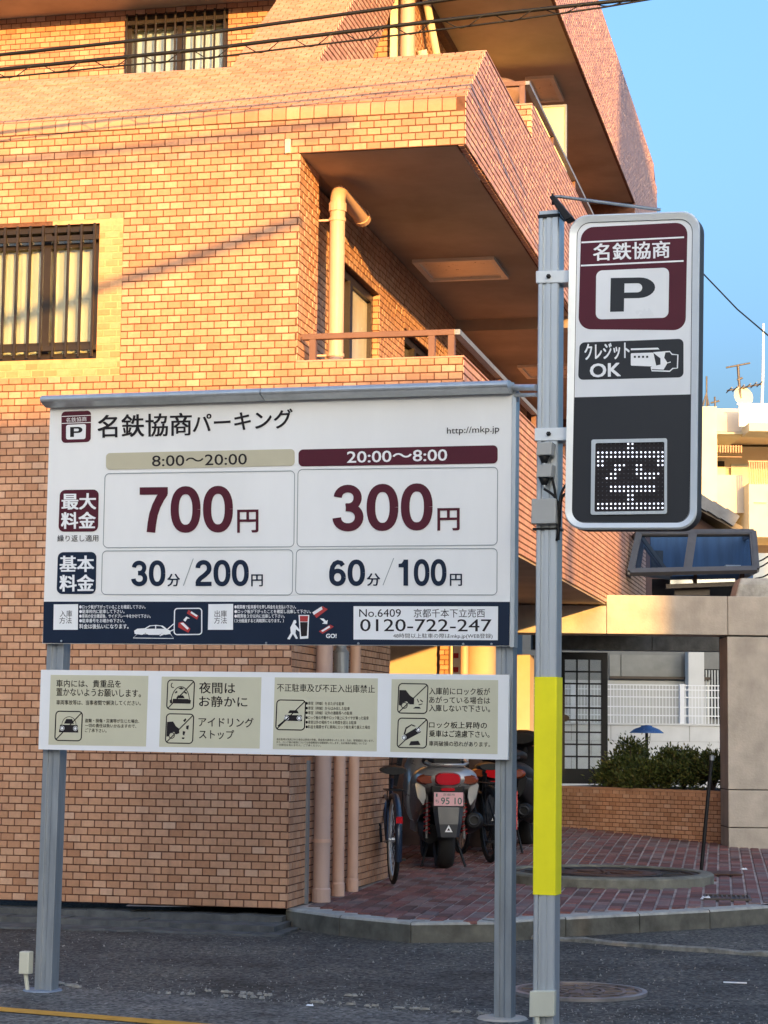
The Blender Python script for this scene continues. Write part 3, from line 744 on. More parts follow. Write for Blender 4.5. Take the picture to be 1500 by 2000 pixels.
# barred windows
def barred_window(s0, s1, z0, z1, t, nbar, curt, small=False, split=.42, top=.16):
    mb = MB(); e = .045
    mb.bbox(s0, s1, t+.03, t+.11, z1-e, z1); mb.bbox(s0, s1, t+.03, t+.11, z0, z0+e); mb.bbox(s0, s0+e, t+.03, t+.11, z0+e, z1-e); mb.bbox(s1-e, s1, t+.03, t+.11, z0+e, z1-e)
    sm = s0+(s1-s0)*split; mb.bbox(sm-.03, sm+.03, t+.04, t+.105, z0+e, z1-e); mb.bbox(s0+e, s1-e, t+.045, t+.10, z0+(z1-z0)*.10, z0+(z1-z0)*.10+.035)
    mb.bbox(s0+e, s1-e, t+.045, t+.10, z1-(z1-z0)*top, z1-(z1-z0)*top+.03)
    f = mb.build('window', m_dark_frame, house)
    for a, b in ((s0+e, sm-.03), (sm+.03, s1-e)):
        MB().bbox(a, b, t+.085, t+.088, z0+e, z1-e).build('pane', m_pane, f)
    # curtain behind the pane
    cb = MB(); N = 60; pts = []
    for i in range(N+1):
        s_ = s0+(s1-s0)*i/N; pts.append((s_, t+.125+.010*math.sin(i*.9)+.004*math.sin(i*2.3)))
    vs = [B(a, b, z0) for a, b in pts]+[B(a, b, z1-(z1-z0)*top*.9) for a, b in pts]
    cb.add(vs, [(i, i+1, N+2+i, N+1+i) for i in range(N)], True); cb.build('curtain', curt, f, fix=False)
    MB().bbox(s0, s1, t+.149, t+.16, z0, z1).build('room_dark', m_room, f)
    zz = z0+(z1-z0)*.06; gr = MB().bbox(s0+.01, s1+.005, t-.035, t-.015, zz, zz+.035).build('window_guard', m_dark_frame, house)
    zz = z1-(z1-z0)*.125; MB().bbox(s0+.01, s1+.005, t-.035, t-.015, zz, zz+.035).build('rail', m_dark_frame, gr)
    for i in range(nbar):
        s_ = s1-.02-(s1-s0-.04)*i/(nbar-1)
        MB().bbox(s_-.008, s_+.008, t-.055, t-.037, z0+.012, z1-.01).build('bar', m_dark_frame, gr)
barred_window(W1[0], W1[1], W1[2], W1[3], 0, 10, m_curtain, split=.55)
barred_window(W3[0], W3[1], W3[2], W3[3], T3, 11, m_curtain_b, split=.52)
# small vent cap on the wall
MB().bbox(-.10, -.06, -.03, 0, 5.26, 5.36).build('vent_cap', m_cream_pvc, house, bevel=.004)
# handrails
def rail(pts, z, w, posts, zlow, nm='handrail'):
    mb = MB()
    for (a, b), (c, d) in zip(pts, pts[1:]): mb.bar(B(a, b, z), B(c, d, z), w, w*.9)
    r = mb.build(nm, m_rail_brown, house, bevel=.004)
    for a, b in posts: MB().bbox(a-.022, a+.022, b-.022, b+.022, zlow, z-w*.45).build('post', m_rail_brown, r)
rail([(.02, .07), (1.09, .07)], 3.985, .045, [(.10, .07), (.93, .07), (1.065, .07)], 3.812)
mb = MB().bar(B(1.10, .05, 3.985), B(1.10, 11.3, 3.985), .05, .035); r_ = mb.build('handrail', m_galv, house)
for t in (1.8, 3.6, 5.4, 7.2, 9.0): MB().bbox(1.07, 1.11, t-.02, t+.02, 3.812, 3.966).build('post', m_rail_brown, r_)
rail([(.30, 3.1), (1.09, 3.1)], 6.69, .045, [(.82, 3.1), (1.06, 3.1)], 6.18)
mb = MB().bar(B(1.10, 3.08, 6.69), B(1.10, 11.2, 6.69), .045, .03); r_ = mb.build('handrail', m_galv, house)
for t in (4.6, 6.1, 7.6, 9.1, 10.6): MB().bbox(1.07, 1.11, t-.02, t+.02, 6.476, 6.67).build('post', m_rail_brown, r_)
# partition board and round unit on the third floor balcony
mb = MB(); mb.bbox(.2, 1.0, 6.13, 6.15, 6.2, 7.44); p_ = mb.build('partition_board', M('cream_partition', (.80, .76, .42), .5, var=.02), house)
mb = MB(); mb.bbox(1.0, 1.02, 6.12, 6.16, 6.2, 7.46); mb.bbox(.2, 1.0, 6.12, 6.16, 7.44, 7.46); mb.build('frame', m_galv, p_)
mb = MB(); c = B(.72, 3.75, 6.2); mb.lathe(c, EZ, [(.17, 0), (.19, .1), (.19, .55), (.23, .6), (.23, .68), (.18, .72), (.001, .72)], 24)
mb.build('water_heater', M('brown_unit', (.30, .17, .10), .5, .2, var=.15), house)
# drainpipes
def pipe(pts, r, mat, nm='drainpipe', clamps=(), cs=1):
    mb = MB(); mb.tube(pts, r, 16)
    return mb.build(nm, mat, house)
def clamp(p, r, par, s_to=0.0):
    mb = MB(); mb.lathe(p, EZ, [(r*1.01, -.012), (r*1.12, -.012), (r*1.12, .012), (r*1.01, .012)], 16, False)
    q = V(p)-C0; a = q.dot(E1); mb.bar(V(p)-E1*(a-s_to), V(p)-E1*r, .02, .014); mb.build('clamp', m_pipe, par)
def arc(c, a, b, r, n=6): return [c+a*(r*math.cos(i/n*math.pi/2))+b*(r*math.sin(i/n*math.pi/2)) for i in range(n+1)]
ps, pt_ = .13, .57
top = 5.06
pts = [B(ps, pt_, 2.87), B(ps, pt_, top-.02)]+arc(B(ps+.0, pt_, top)+E2*.09, -E2, EZ, .09)+[B(ps+.05, pt_+.55, top+.02)]
d1 = pipe(pts, .055, m_pipe)
for z in (5.02, 3.05): MB().lathe(B(ps, pt_, z), EZ, [(.056, -.03), (.064, -.03), (.064, .03), (.056, .03)], 16, False).build('collar', m_pipe, d1)
MB().lathe(B(ps+.05, pt_+.55, top+.02), E2*.5-EZ*.1, [(.056, -.04), (.064, -.04), (.064, .012), (.05, .012)], 16, False).build('collar', m_pipe, d1)
clamp(B(ps, pt_, 4.93), .055, d1, -.19); clamp(B(ps, pt_, 3.95), .055, d1, -.19)
MB().lathe(B(ps, pt_, 3.78), EZ, [(.0555, -.04), (.058, -.035), (.058, .035), (.0555, .04)], 16, False).build('band', m_rail_brown, d1)
for (x, y, r, mt, tp) in ((627, 1755, .058, m_pipe_pink, 2.67), (660, 1737, .042, m_pipe, 1.62), (688, 1722, .040, m_pipe, 1.98)):
    a = r+.022; lo_, hi_ = .1, 6.0      # find how far back along the side wall the pipe stands
    for _ in range(40):
        b = (lo_+hi_)/2; v_ = B(a, b, GZ)-EYE; xx = 750+FPX*v_.dot(_R)/v_.dot(_F)
        if xx < x: lo_ = b
        else: hi_ = b
    d = pipe([B(a, b, GZ), B(a, b, tp)], r, mt)
    MB().lathe(B(a, b, GZ+.06), EZ, [(r*1.02, -.058), (r*1.13, -.058), (r*1.13, .03), (r*1.02, .04)], 16, False).build('collar', mt, d)
    if r > .05: clamp(B(a, b, GZ+.42), r, d); clamp(B(a, b, 1.6), r, d)
    if tp < 2: MB().lathe(B(a, b, tp), EZ, [(r*.8, -.02), (r*1.25, 0), (r*1.35, .25), (r*.9, .28), (r*.7, 1.03)], 16, False).build('funnel', m_galv, d)
MB().bbox(.0, .02, .42, .47, GZ, 1.1).build('conduit', m_galv, house)
# third floor pipes beside the window wall
MB().bbox(-.215, -.15, 3.70, 3.79, 5.4, 7.83).build('white_duct', M('cream_duct', (.80, .74, .50), .5, var=.03), house)
pipe([B(-.05, 3.66, 5.4), B(-.05, 3.66, 7.83)], .065, m_pipe)
pipe([B(.06, 3.9, 7.80), B(.20, 4.6, 6.6)], .035, m_cream_pvc); pipe([B(.04, 3.85, 7.3), B(.16, 4.2, 6.5)], .045, m_cream_pvc)
# air conditioner pipe on the second floor
pipe([B(.06, 2.62, 2.9), B(.06, 2.62, 4.05)]+arc(B(.06, 2.68, 4.05), -E2, EZ, .06)+[B(.06, 2.8, 4.11)], .03, m_cream_pvc)
# ---- open ground floor behind the side wall
def iw(s0, s1, t0, t1, z1=2.67, mat=None): return wallslab('inner_wall', s0, s1, t0, t1, GZ, z1, mat or m_plaster)
iw(-4, -.16, 3.02, 3.15); iw(-4, -.36, 7.0, 7.15)
MB().bbox(-4, -.362, 6.96, 6.998, GZ, 1.30).build('shade_panel', M('painted_shade_brown', (.11, .06, .045), .8, var=.2), house)  # added dark panel: paints the shade on the lower back wall
wallslab('brick_pier', -.358, -.27, 6.9, 7.1, GZ, 2.67, m_mortar)
pier = MB(); tile_face(pier, B(-.36, 6.898, GZ), E1, EZ, NF, .09, 2.5); tag(pier.build('pier_tiles', m_tile, house, fix=False), kind='stuff')
wallslab('pier_back', -.268, -.13, 6.96, 7.1, GZ, 2.67, m_plaster)
nb = wallslab('notice_sheet', -.255, -.145, 6.94, 6.955, 1.2, 2.5, M('cream_sheet', (.8, .76, .55), .6, var=.02))
for i in range(7): MB().bbox(-.225, -.175, 6.934, 6.938, 1.35+i*.14, 1.40+i*.14).build('print_mark', m_print_red, nb)
pipe([B(.03, 7.1, 1.25), B(.03, 7.1, 2.67)], .155, m_plaster, 'column'); pipe([B(.03, 7.1, GZ), B(.03, 7.1, 1.249)], .155, M('painted_shade_column', (.10, .06, .045), .8), 'column_shade_part'); pipe([B(-.07, 6.7, GZ), B(-.07, 6.7, 2.6)], .04, m_pipe)  # lower part of the column coloured dark, shade painted in like the wall's
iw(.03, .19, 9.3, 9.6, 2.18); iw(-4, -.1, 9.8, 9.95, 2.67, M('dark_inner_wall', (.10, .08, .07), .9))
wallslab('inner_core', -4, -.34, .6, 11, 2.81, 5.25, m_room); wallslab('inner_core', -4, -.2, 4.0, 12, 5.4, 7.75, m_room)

# ================================================================== THE RATE BOARD
t20 = math.radians(20); NSG = V((-math.sin(t20), -math.cos(t20), 0)); DSG = V((math.cos(t20), -math.sin(t20), 0))
PS = atz(83, 1940, 0)
rate = thing('parking_rate_sign', 'large white two-post car park rate board with maroon 700 and 300 yen prices', 'sign board', (PS.x, PS.y, 0))
SF = Face(PS, NSG, rate)
def slab(face, px, th, name, mat, parent, bevel=0, lift=0):
    """board whose front outline is px, thickness th going back from the face"""
    q = [face.pt(x, y, lift) for x, y in px]
    return MB().prism(q, -face.n*th).build(name, mat, parent, bevel=bevel)
board = slab(SF, [(98.5, 780), (1000, 752), (995.5, 1262), (83, 1257)], .035, 'rate_board', m_board, rate, lift=-.002)
SF.poly('info_band', [(85.3, 1175), (996, 1175.5), (994.8, 1261), (83.6, 1256)], m_navy, board, .0008)
# side trim
q = [SF.pt(*p_) for p_ in ((1000.5, 770), (1008, 770), (1004, 1264), (996, 1264))]
MB().prism(q, -NSG*.06).build('side_trim', m_alu, board)
# hood
def hood_seg(xa, ya, xb, yb):
    a = SF.pt(xa, ya); b = SF.pt(xb, yb); prof = []
    for k in range(11):
        an = math.radians(-35+k*15.5); prof.append((.045+.045*math.cos(an)*1.0, .0+.024*math.sin(an)))
    prof += [(-.03, .026), (-.04, .0), (-.04, -.028), (.03, -.034)]
    mb = MB(); mb.loft([[a+NSG*x+EZ*z for x, z in prof], [b+NSG*x+EZ*z for x, z in prof]], smooth=False)
    o = mb.build('hood', m_alu, rate); return o
hood_seg(95, 785, 521, 771); hood_seg(523, 771, 1001, 756)
# posts
def cprofile_post(face, x_top, y_top, x_bot, y_bot, wd, dp, nm, mat, back, parent, groove=True):
    a = face.pt(x_bot, y_bot, -back); b = face.pt(x_top, y_top, -back); b.z = b.z; h = wd/2
    g = wd*.10
    if groove: pr = [(-h, 0), (-g*2.2, 0), (-g*1.6, -.008), (g*.6, -.008), (g*1.2, 0), (h, 0), (h, -dp), (-h, -dp)]
    else: pr = [(-h, 0), (h, 0), (h, -dp), (-h, -dp)]
    mb = MB(); mb.loft([[a+DSG*x+NSG*y for x, y in pr], [b+DSG*x+NSG*y for x, y in pr]], smooth=False)
    return mb.build(nm, mat, parent, bevel=.002)
cprofile_post(SF, 108, 1254, 83, 1941, .095, .075, 'post', m_galv, .038, rate)
cprofile_post(SF, 985, 1262, 981, 2003, .082, .075, 'post', m_galv, .038, rate)
fb = SF.pt(83, 1941, -.07); MB().lathe((fb.x, fb.y, 0), EZ, [(.10, .001), (.095, .010), (.001, .011)], 14, False).build('post_foot', M('bluish_foot', (.22, .26, .32), .8, var=.2), rate)
fb = SF.pt(981, 2000, -.07); MB().lathe((fb.x, fb.y, 0), EZ, [(.12, .001), (.11, .012), (.001, .013)], 16, False).build('post_foot', m_conc, rate)
# outlet box at the left foot
c = SF.pt(51, 1880, -.02)
mb = MB(); mb.bar(c-EZ*.055, c+EZ*.055, .055, .05, up=NSG); ob = mb.build('outlet_box', m_outlet, rate, bevel=.005)
MB().tube([c-EZ*.055, V((c.x+.012, c.y, .0))], .011, 10).build('conduit', m_outlet, ob)
def numerals(items, mat, lift):
    for body, x0, y0, x1, y1, h in items:
        n = len(body); pitch = .69; tot = pitch*(n-1)+.64
        for i, ch in enumerate(body):
            mb = MB()
            for j_, piece in enumerate(digit(ch)):
                for poly in piece:
                    q = [SF.pt(x0+(x1-x0)*(i*pitch+u)/tot, y0+(y1-y0)*(i*pitch+u)/tot-h*(1-v), lift+.0002*j_) for u, v in poly]
                    nn = (q[1]-q[0]).cross(q[2]-q[0])+(q[2]-q[0]).cross(q[-1]-q[0])
                    if nn.dot(NSG) < 0: q = q[::-1]
                    mb.add(q, [tuple(range(len(q)))])
            mb.build('price_numeral', mat, board, fix=False)
# ---- header
SF.poly('logo', rr((120, 804), (178, 801.8), (177, 863), (120, 865), 8), m_maroon, board, .0010)
SF.poly('logo_panel', rr((129, 830), (168, 828), (167, 857.5), (129, 858.5), 4), m_print_white, board, .0016)
def P_shape(x0, y0, x1, y1, skew=0):
    """wide bold P as pixel polygons between corners"""
    W, H = x1-x0, y1-y0
    def m(u, v): return (x0+W*u-skew*(v), y0+H*v-skew*.0+(-W*.02)*u)
    outer = []
    for k in range(13):
        an = math.radians(-90+k*15); outer.append((.64+.36*math.cos(an), .305+.305*math.sin(an)))
    inner = []
    for k in range(13):
        an = math.radians(90-k*15); inner.append((.60+.11*math.cos(an), .305+.135*math.sin(an)))
    A = [(0, 0)]+[p for p in outer]+[(.31, .61)]
    # strip quads between outer and inner, then the stem
    polys = [[m(0, 0), m(.31, 0), m(.31, 1), m(0, 1)]]
    inn = [(.60+.11*math.cos(math.radians(-90+k*15)), .305+.135*math.sin(math.radians(-90+k*15))) for k in range(13)]
    seq_o = [(.31, 0)]+outer+[(.31, .61)]; seq_i = [(.31, .17)]+inn+[(.31, .44)]
    for i in range(len(seq_o)-1): polys.append([m(*seq_o[i]), m(*seq_o[i+1]), m(*seq_i[i+1]), m(*seq_i[i])])
    return polys
SF.polys('logo_letter', P_shape(137, 834, 161, 853.5), m_ink, board, .0022)
SF.ring('logo_rule', [[(120.5, 813.5), (178, 811)], [(120.5, 827), (178, 825)]], 1.4, m_print_white, board, .0016, closed=False)
SF.text('logo_lettering', [('名鉄協商', 129, 825, 169, 822.5, 9)], m_print_white, board, .0016)
SF.text('title_lettering', [('名鉄協商', 191, 855, 374, 850, 44), ('パーキング', 377, 846, 571, 835, 37)], m_ink, board, .0010, bold=.016)
SF.text('web_address', [('http://mkp.jp', 873, 851, 975, 847, 16)], m_ink, board, .0010, bold=.004)
SF.poly('day_band', rr((207, 885), (575.5, 877), (575.5, 909.5), (207, 917.5), 8), m_khaki, board, .0010)
SF.poly('night_band', rr((583, 878), (972, 869.5), (972, 905), (583, 911), 9), m_maroon, board, .0010)
SF.text('hours_lettering', [('8:00～20:00', 297, 911, 482, 907, 21)], m_ink, board, .0018, bold=.010)
SF.text('hours_lettering', [('20:00～8:00', 678, 904, 873, 899.5, 22)], m_print_white, board, .0018, bold=.020)
BX = [((205, 925), (575.5, 919.5), (574, 1068), (201.5, 1069.5)), ((582, 917), (972, 912.5), (971, 1064.5), (580, 1068)),
      ((200, 1076), (572, 1073.5), (571, 1162), (198, 1161)), ((579, 1073), (971, 1071), (970.5, 1162), (577, 1160.5))]
for q in BX: SF.ring('price_frame', [rr(*q, 9)], 1.7, m_print_grey, board, .0010)
numerals([('700', 270, 1041, 455, 1039, 90), ('300', 649, 1038, 845, 1035, 91)], m_maroon, .0012)
numerals([('30', 256, 1145, 323, 1144.5, 50), ('200', 381, 1145, 486, 1144.5, 51), ('60', 642, 1144.5, 713, 1144, 51), ('100', 775, 1144.5, 872, 1144, 52)], m_navy, .0012)
SF.text('price_lettering', [('円', 464, 1040, 504, 1039.5, 44, .02)], m_maroon, board, .0012)
SF.text('price_lettering', [('円', 855, 1036, 897, 1035.5, 43, .02)], m_maroon, board, .0012)
SF.text('price_lettering', [('分', 327, 1145, 351, 1145, 24, .02), ('円', 491, 1145, 513, 1145, 23, .02)], m_navy, board, .0012)
SF.text('price_lettering', [('分', 717, 1144, 742, 1144, 24, .02), ('円', 879, 1144, 902, 1144, 23, .02)], m_navy, board, .0012)
SF.ring('price_slash', [[(358, 1144), (377.5, 1091)], [(748, 1143), (769, 1090)]], 1.6, m_print_grey, board, .0012, closed=False)
SF.poly('fee_badge', rr((117, 957), (193, 956), (191.5, 1038), (114, 1038.5), 11), m_maroon, board, .0010)
SF.poly('fee_badge', rr((113, 1078.5), (188.5, 1078), (187, 1160), (110.5, 1160), 11), m_navy, board, .0010)
SF.text('badge_lettering', [('最大', 121, 995, 187, 994.5, 31), ('料金', 120, 1032.5, 186, 1032, 32)], m_print_white, board, .0018, bold=.03)
SF.text('badge_lettering', [('基本', 117, 1117, 183, 1116.5, 31), ('料金', 117, 1155, 183, 1154.5, 32)], m_print_white, board, .0018, bold=.03)
SF.text('note_lettering', [('繰り返し適用', 112, 1058, 192, 1057.5, 13)], m_ink, board, .0010, bold=.006)
for fx, fy in ((90, 1316), (87, 1452), (984, 1326), (982, 1474), (523, 1315), (519, 1468)):
    pass
# ---- the dark instruction band
for q in (((105, 1180.5), (152.5, 1180), (152, 1230), (104, 1230)), ((407, 1180), (455.5, 1179.5), (455, 1230), (406, 1230))):
    SF.poly('instruction_panel', q, m_print_white, board, .0014)
SF.text('instruction_lettering', [('入庫', 117, 1205, 141, 1205, 13), ('方法', 116, 1218, 140, 1218, 12.5), ('出庫', 419, 1205, 443, 1205, 13), ('方法', 418, 1218, 443, 1218, 12.5)], m_ink, board, .0020)
SF.text('instruction_lettering', [('●ロック板が下がっていることを確認して下さい。', 155, 1189, 284, 1189, 7.5), ('●駐車枠内に駐車して下さい。', 155, 1198, 243, 1198, 7.5),
    ('●車両の安全確認後、サイドブレーキをかけて下さい。', 155, 1207, 294, 1207, 7.5), ('●駐車番号をお確かめ下さい。', 155, 1216, 243, 1216, 7.5), ('料金は後払いになります。', 155, 1228, 251, 1228, 9.5),
    ('●精算機で駐車番号を押し料金をお支払い下さい。', 458, 1189, 578, 1189, 7.5), ('●ロック板が下がったことを確認し出庫して下さい。', 458, 1198, 607, 1198, 7.5),
    ('●精算後３分以内に出庫して下さい。', 458, 1207, 556, 1207, 7.5), ('（３分経過すると再精算になります。）', 458, 1216, 554, 1216, 7.5), ('GO!', 637, 1246, 657, 1246, 8, .05)], m_print_white, board, .0016, bold=.015)
carp = [(263, 1238), (262, 1232), (268, 1228), (283, 1227), (292, 1221.5), (305, 1220.5), (318, 1222), (327, 1229), (333, 1232), (333, 1238), (322, 1240), (317, 1236), (311, 1240), (290, 1240), (284, 1236), (278, 1240)]
SF.poly('car_pictogram', carp, m_print_white, board, .0016)
SF.polys('pictogram_glass', [[(285, 1228), (294, 1223), (303, 1222.3), (303, 1228)], [(305, 1222.3), (314, 1223), (321, 1228), (305, 1228)]], m_navy, board, .0022)
SF.ring('bay_pictogram', [[(268, 1238), (333, 1238), (339, 1247), (260, 1246)]], 1.3, m_print_white, board, .0012)
SF.ring('callout_frame', [rr((341, 1188.5), (394, 1188), (394, 1239), (340, 1239.5), 6)], 2.2, m_print_white, board, .0014)
SF.ring('callout_pointer', [[(312, 1242), (341, 1217)], [(312, 1242), (341, 1229)]], 2, m_print_white, board, .0024, closed=False)
SF.polys('lock_pictogram', [[(368, 1191), (388, 1203), (385, 1210), (365, 1198)], [(349, 1216), (357, 1214), (372, 1228), (368, 1236), (348, 1225)]], m_print_red, board, .0016)
SF.polys('lock_pictogram', [[(374, 1194), (386, 1202), (384, 1205), (372, 1197)], [(352, 1217), (358, 1216), (369, 1227), (366, 1230)], [(358, 1211), (364, 1204), (371, 1208), (366, 1208), (362, 1214)]], m_print_white, board, .0022)
person = [(574, 1211), (578, 1211), (579, 1216), (576, 1219), (582, 1226), (587, 1232), (585, 1234), (578, 1229), (577, 1237), (582, 1247), (578, 1248), (572, 1238), (566, 1249), (561, 1248), (568, 1236), (567, 1226), (571, 1218)]
SF.poly('person_pictogram', person, m_print_white, board, .0016)
SF.poly('machine_pictogram', [(583, 1201), (604, 1201), (602, 1247), (586, 1248)], m_print_white, board, .0014)
SF.polys('machine_pictogram', [[(585.5, 1203), (602, 1203), (601, 1214), (586, 1214)]], m_print_red, board, .0020)
SF.polys('machine_pictogram', [[(586, 1215), (601, 1215), (599.5, 1242), (588, 1243)]], m_ink, board, .0020)
SF.polys('lock_pictogram', [[(610, 1196), (630, 1184), (640, 1190), (618, 1207)], [(623, 1233), (645, 1220), (652, 1224), (630, 1238)]], m_print_red, board, .0016)
SF.polys('lock_pictogram', [[(610, 1196), (628, 1184.5), (630, 1190), (613, 1201)], [(627, 1232), (643, 1222), (645, 1225), (630, 1234)], [(625, 1208), (632, 1208), (637, 1213), (640, 1211), (639, 1219), (629, 1218), (633, 1215)]], m_print_white, board, .0022)
SF.poly('phone_panel', [(690.5, 1184), (972.8, 1184.3), (972.3, 1250.5), (690.3, 1249)], m_print_white, board, .0014)
SF.text('phone_lettering', [('No.6409', 701.5, 1205, 783, 1205, 15.5), ('京都千本下立売西', 808, 1206, 947, 1206, 17), ('0120-722-247', 703.6, 1233, 960, 1233.5, 24, .008), ('48時間以上駐車の際はmkp.jp(WEB登録)', 768, 1247.5, 962, 1248, 10.5)], m_ink, board, .0020, bold=.004)
for fx, fy in ((120, 1252), (520, 1256), (905, 1258), (960, 1258), (700, 1257)):
    MB().lathe(SF.pt(fx, fy, .0), NSG, [(.006, 0), (.006, .003), (.001, .004)], 8, False).build('rivet', m_galv, board)
# ---- the notice board below
nboard = slab(SF, [(80, 1308), (994.2, 1318), (991.8, 1484), (75, 1463.5)], .02, 'notice_board', m_white, rate, lift=.006)
NL = .0068
PN = [[(99, 1318), (290, 1320), (285, 1458), (94.5, 1454.5)], [(316, 1321.5), (510.7, 1322.8), (507, 1462), (310.8, 1458.5)],
      [(536.7, 1323), (738, 1325), (735.7, 1467.5), (532.7, 1463)], [(765, 1326.5), (973, 1328.3), (971.7, 1473), (762.3, 1468.5)]]
for q in PN: SF.poly('notice_panel', q, m_tan, nboard, NL)
TX = NL+.0008
SF.text('notice_lettering', [('車内には、貴重品を', 110, 1342, 236, 1343, 14.5), ('置かないようお願いします。', 110, 1359, 275, 1362, 15), ('車両事故等は、当事者間で解決してください。', 110, 1376.5, 275, 1378, 9.5),
    ('盗難・損傷・災害等が生じた場合、', 166, 1411, 272, 1412.5, 7.5), ('一切の責任は負いかねますので、', 166, 1420.5, 266, 1422, 7.5), ('ご了承下さい。', 166, 1430, 208, 1431, 7.5)], m_ink, nboard, TX, bold=.012)
SF.text('notice_lettering', [('夜間は', 389, 1354, 459, 1355, 22), ('お静かに', 389, 1380, 483, 1381.5, 21), ('アイドリング', 388, 1419, 495, 1421, 18.5), ('ストップ', 389, 1443, 457, 1444, 18)], m_ink, nboard, TX, bold=.012)
SF.text('notice_lettering', [('不正駐車及び不正入出庫禁止', 541, 1350.5, 732, 1353.5, 15.5)]+
    [('●'+s_, 597, y, x1, y+1, 7) for s_, x1, y in (('車室（枠線）をまたがる駐車', 672, 1377), ('車室（枠線）からはみ出した駐車', 683, 1386.5), ('車室（枠線）以外の通路等への駐車', 688, 1395.5), ('ロック板の作動やロック板上にタイヤが乗った駐車', 720, 1405), ('車室以外の場所で４８時間を超える駐車', 696, 1414), ('料金を精算せずに車両にロック板を乗り越えた場合', 723, 1423))]+
    [('違反駐車が発見された場合は車両の移動、罰金等の請求をいたします。なお、管理規定に従います。', 540, 1446, 730, 1449, 4.5), ('また、ロック板の破損については修理費用を全額請求いたします。なお車両の損害については', 540, 1451.5, 716, 1454.5, 4.5), ('一切責任を負いません。ご了承ください。', 540, 1457, 627, 1458.5, 4.5)], m_ink, nboard, TX, bold=.008)
SF.text('notice_lettering', [('入庫前にロック板が', 838, 1356.5, 957, 1358, 14), ('あがっている場合は', 838, 1373.5, 957, 1375, 13.5), ('入庫しないで下さい。', 838, 1389.5, 957, 1391, 13.5), ('ロック板上昇時の', 838, 1422, 951, 1423.5, 13),
    ('乗車はご遠慮下さい。', 838, 1439.5, 956, 1441, 13.5), ('車両破損の恐れがあります。', 838, 1457, 957, 1459, 10)], m_ink, nboard, TX, bold=.010)
def icon(x0, y0, x1, y1, kind):
    sk = (x1-x0)*.0
    def m(u, v): return (x0+(x1-x0)*u-2.5*v, y0+(y1-y0)*v+1.0*u)
    out = rr(m(0, 0), m(1, 0), m(1, 1), m(0, 1), 7)
    SF.poly('pictogram_ground', out, m_print_white if False else m_tan, nboard, TX-.0004)
    SF.ring('pictogram_frame', [out], 2.2, m_ink, nboard, TX)
    P = []; 
    if kind == 'front':      # car seen from the front
        P = [[(.32, .42), (.40, .26), (.62, .26), (.70, .42)], [(.18, .46), (.84, .46), (.88, .72), (.14, .72)]]
    elif kind == 'arch':
        P = [[(.34, .62), (.40, .52), (.60, .52), (.66, .62)], [(.22, .64), (.80, .64), (.82, .80), (.20, .80)], [(.1, .7), (.18, .64), (.2, .8), (.12, .8)], [(.80, .66), (.9, .68), (.88, .8), (.8, .8)],
             [(.40, .28), (.52, .24), (.62, .30), (.5, .32)], [(.28, .42), (.36, .36), (.38, .42), (.3, .46)], [(.64, .38), (.74, .42), (.72, .48), (.62, .42)]]
    elif kind == 'rear':     # half a car with fumes or hit marks
        P = [[(.03, .28), (.25, .26), (.36, .42), (.48, .50), (.50, .66), (.38, .70), (.30, .62), (.16, .64), (.10, .78), (.03, .78)]]
        P += [[(.62, .22), (.70, .14), (.74, .2), (.66, .28)], [(.74, .40), (.84, .38), (.82, .54), (.74, .50)], [(.62, .58), (.72, .60), (.68, .74), (.62, .70)], [(.6, .8), (.7, .8), (.68, .86), (.6, .85)]]
    elif kind == 'rearlock':
        P = [[(.03, .22), (.25, .22), (.40, .40), (.55, .50), (.55, .70), (.40, .70), (.30, .60), (.16, .64), (.10, .76), (.03, .72)]]
        P += [[(.52, .84), (.60, .78), (.74, .78), (.80, .84)], [(.66, .5), (.72, .62), (.69, .64), (.64, .52)], [(.76, .52), (.86, .60), (.84, .63), (.75, .56)], [(.7, .7), (.84, .66), (.84, .69), (.72, .73)]]
    elif kind == 'tilt':
        P = [[(.14, .62), (.66, .30), (.80, .46), (.24, .78)], [(.20, .56), (.26, .32), (.46, .20), (.62, .26), (.56, .28), (.46, .24), (.30, .36), (.26, .54)], [(.40, .92), (.46, .78), (.72, .76), (.80, .90)]]
    elif kind == 'lock':
        P = [[(.40, .44), (.46, .34), (.72, .34), (.78, .44)], [(.30, .50), (.88, .50), (.90, .70), (.26, .70)], [(.06, .86), (.30, .66), (.32, .70), (.10, .92)]]
    P = [[m(*p) for p in q] for q in P]
    SF.polys('pictogram', P, m_ink, nboard, TX)
    W_ = []
    def disc(u, v, r): return [m(u+r*math.cos(k*math.tau/14), v+r*math.sin(k*math.tau/14)) for k in range(14)]
    if kind in ('front', 'lock', 'tilt'):
        cs = {'front': ((.26, .58), (.76, .58)), 'lock': ((.36, .60), (.80, .60)), 'tilt': ((.22, .66), (.70, .38))}[kind]
        SF.polys('pictogram', [disc(u, v, .085) for u, v in cs], m_print_white, nboard, TX+.0005)
        SF.ring('pictogram', [disc(u, v, .06) for u, v in cs], 1.2, m_ink, nboard, TX+.001)
    if kind in ('rear', 'rearlock'):
        SF.ring('pictogram', [disc(.22, .74, .10)], 1.6, m_ink, nboard, TX+.001)
    if kind == 'arch':
        SF.ring('pictogram', [[m(.16+.34*(1-math.cos(math.pi*k/14)), .72-.50*math.sin(math.pi*k/14)) for k in range(15)]], 1.6, m_ink, nboard, TX+.0005, closed=False)
        SF.ring('pictogram', [[m(.20+.07*math.cos(a_), .18+.08*math.sin(a_)) for a_ in [math.radians(60+i*24) for i in range(9)]]], 1.8, m_ink, nboard, TX+.0005, closed=False)
    if kind == 'front':
        SF.ring('pictogram', [[m(.24+.27*(1-math.cos(math.pi*k/10)), .46-.28*math.sin(math.pi*k/10)) for k in range(11)]], 1.2, m_ink, nboard, TX+.0005, closed=False)
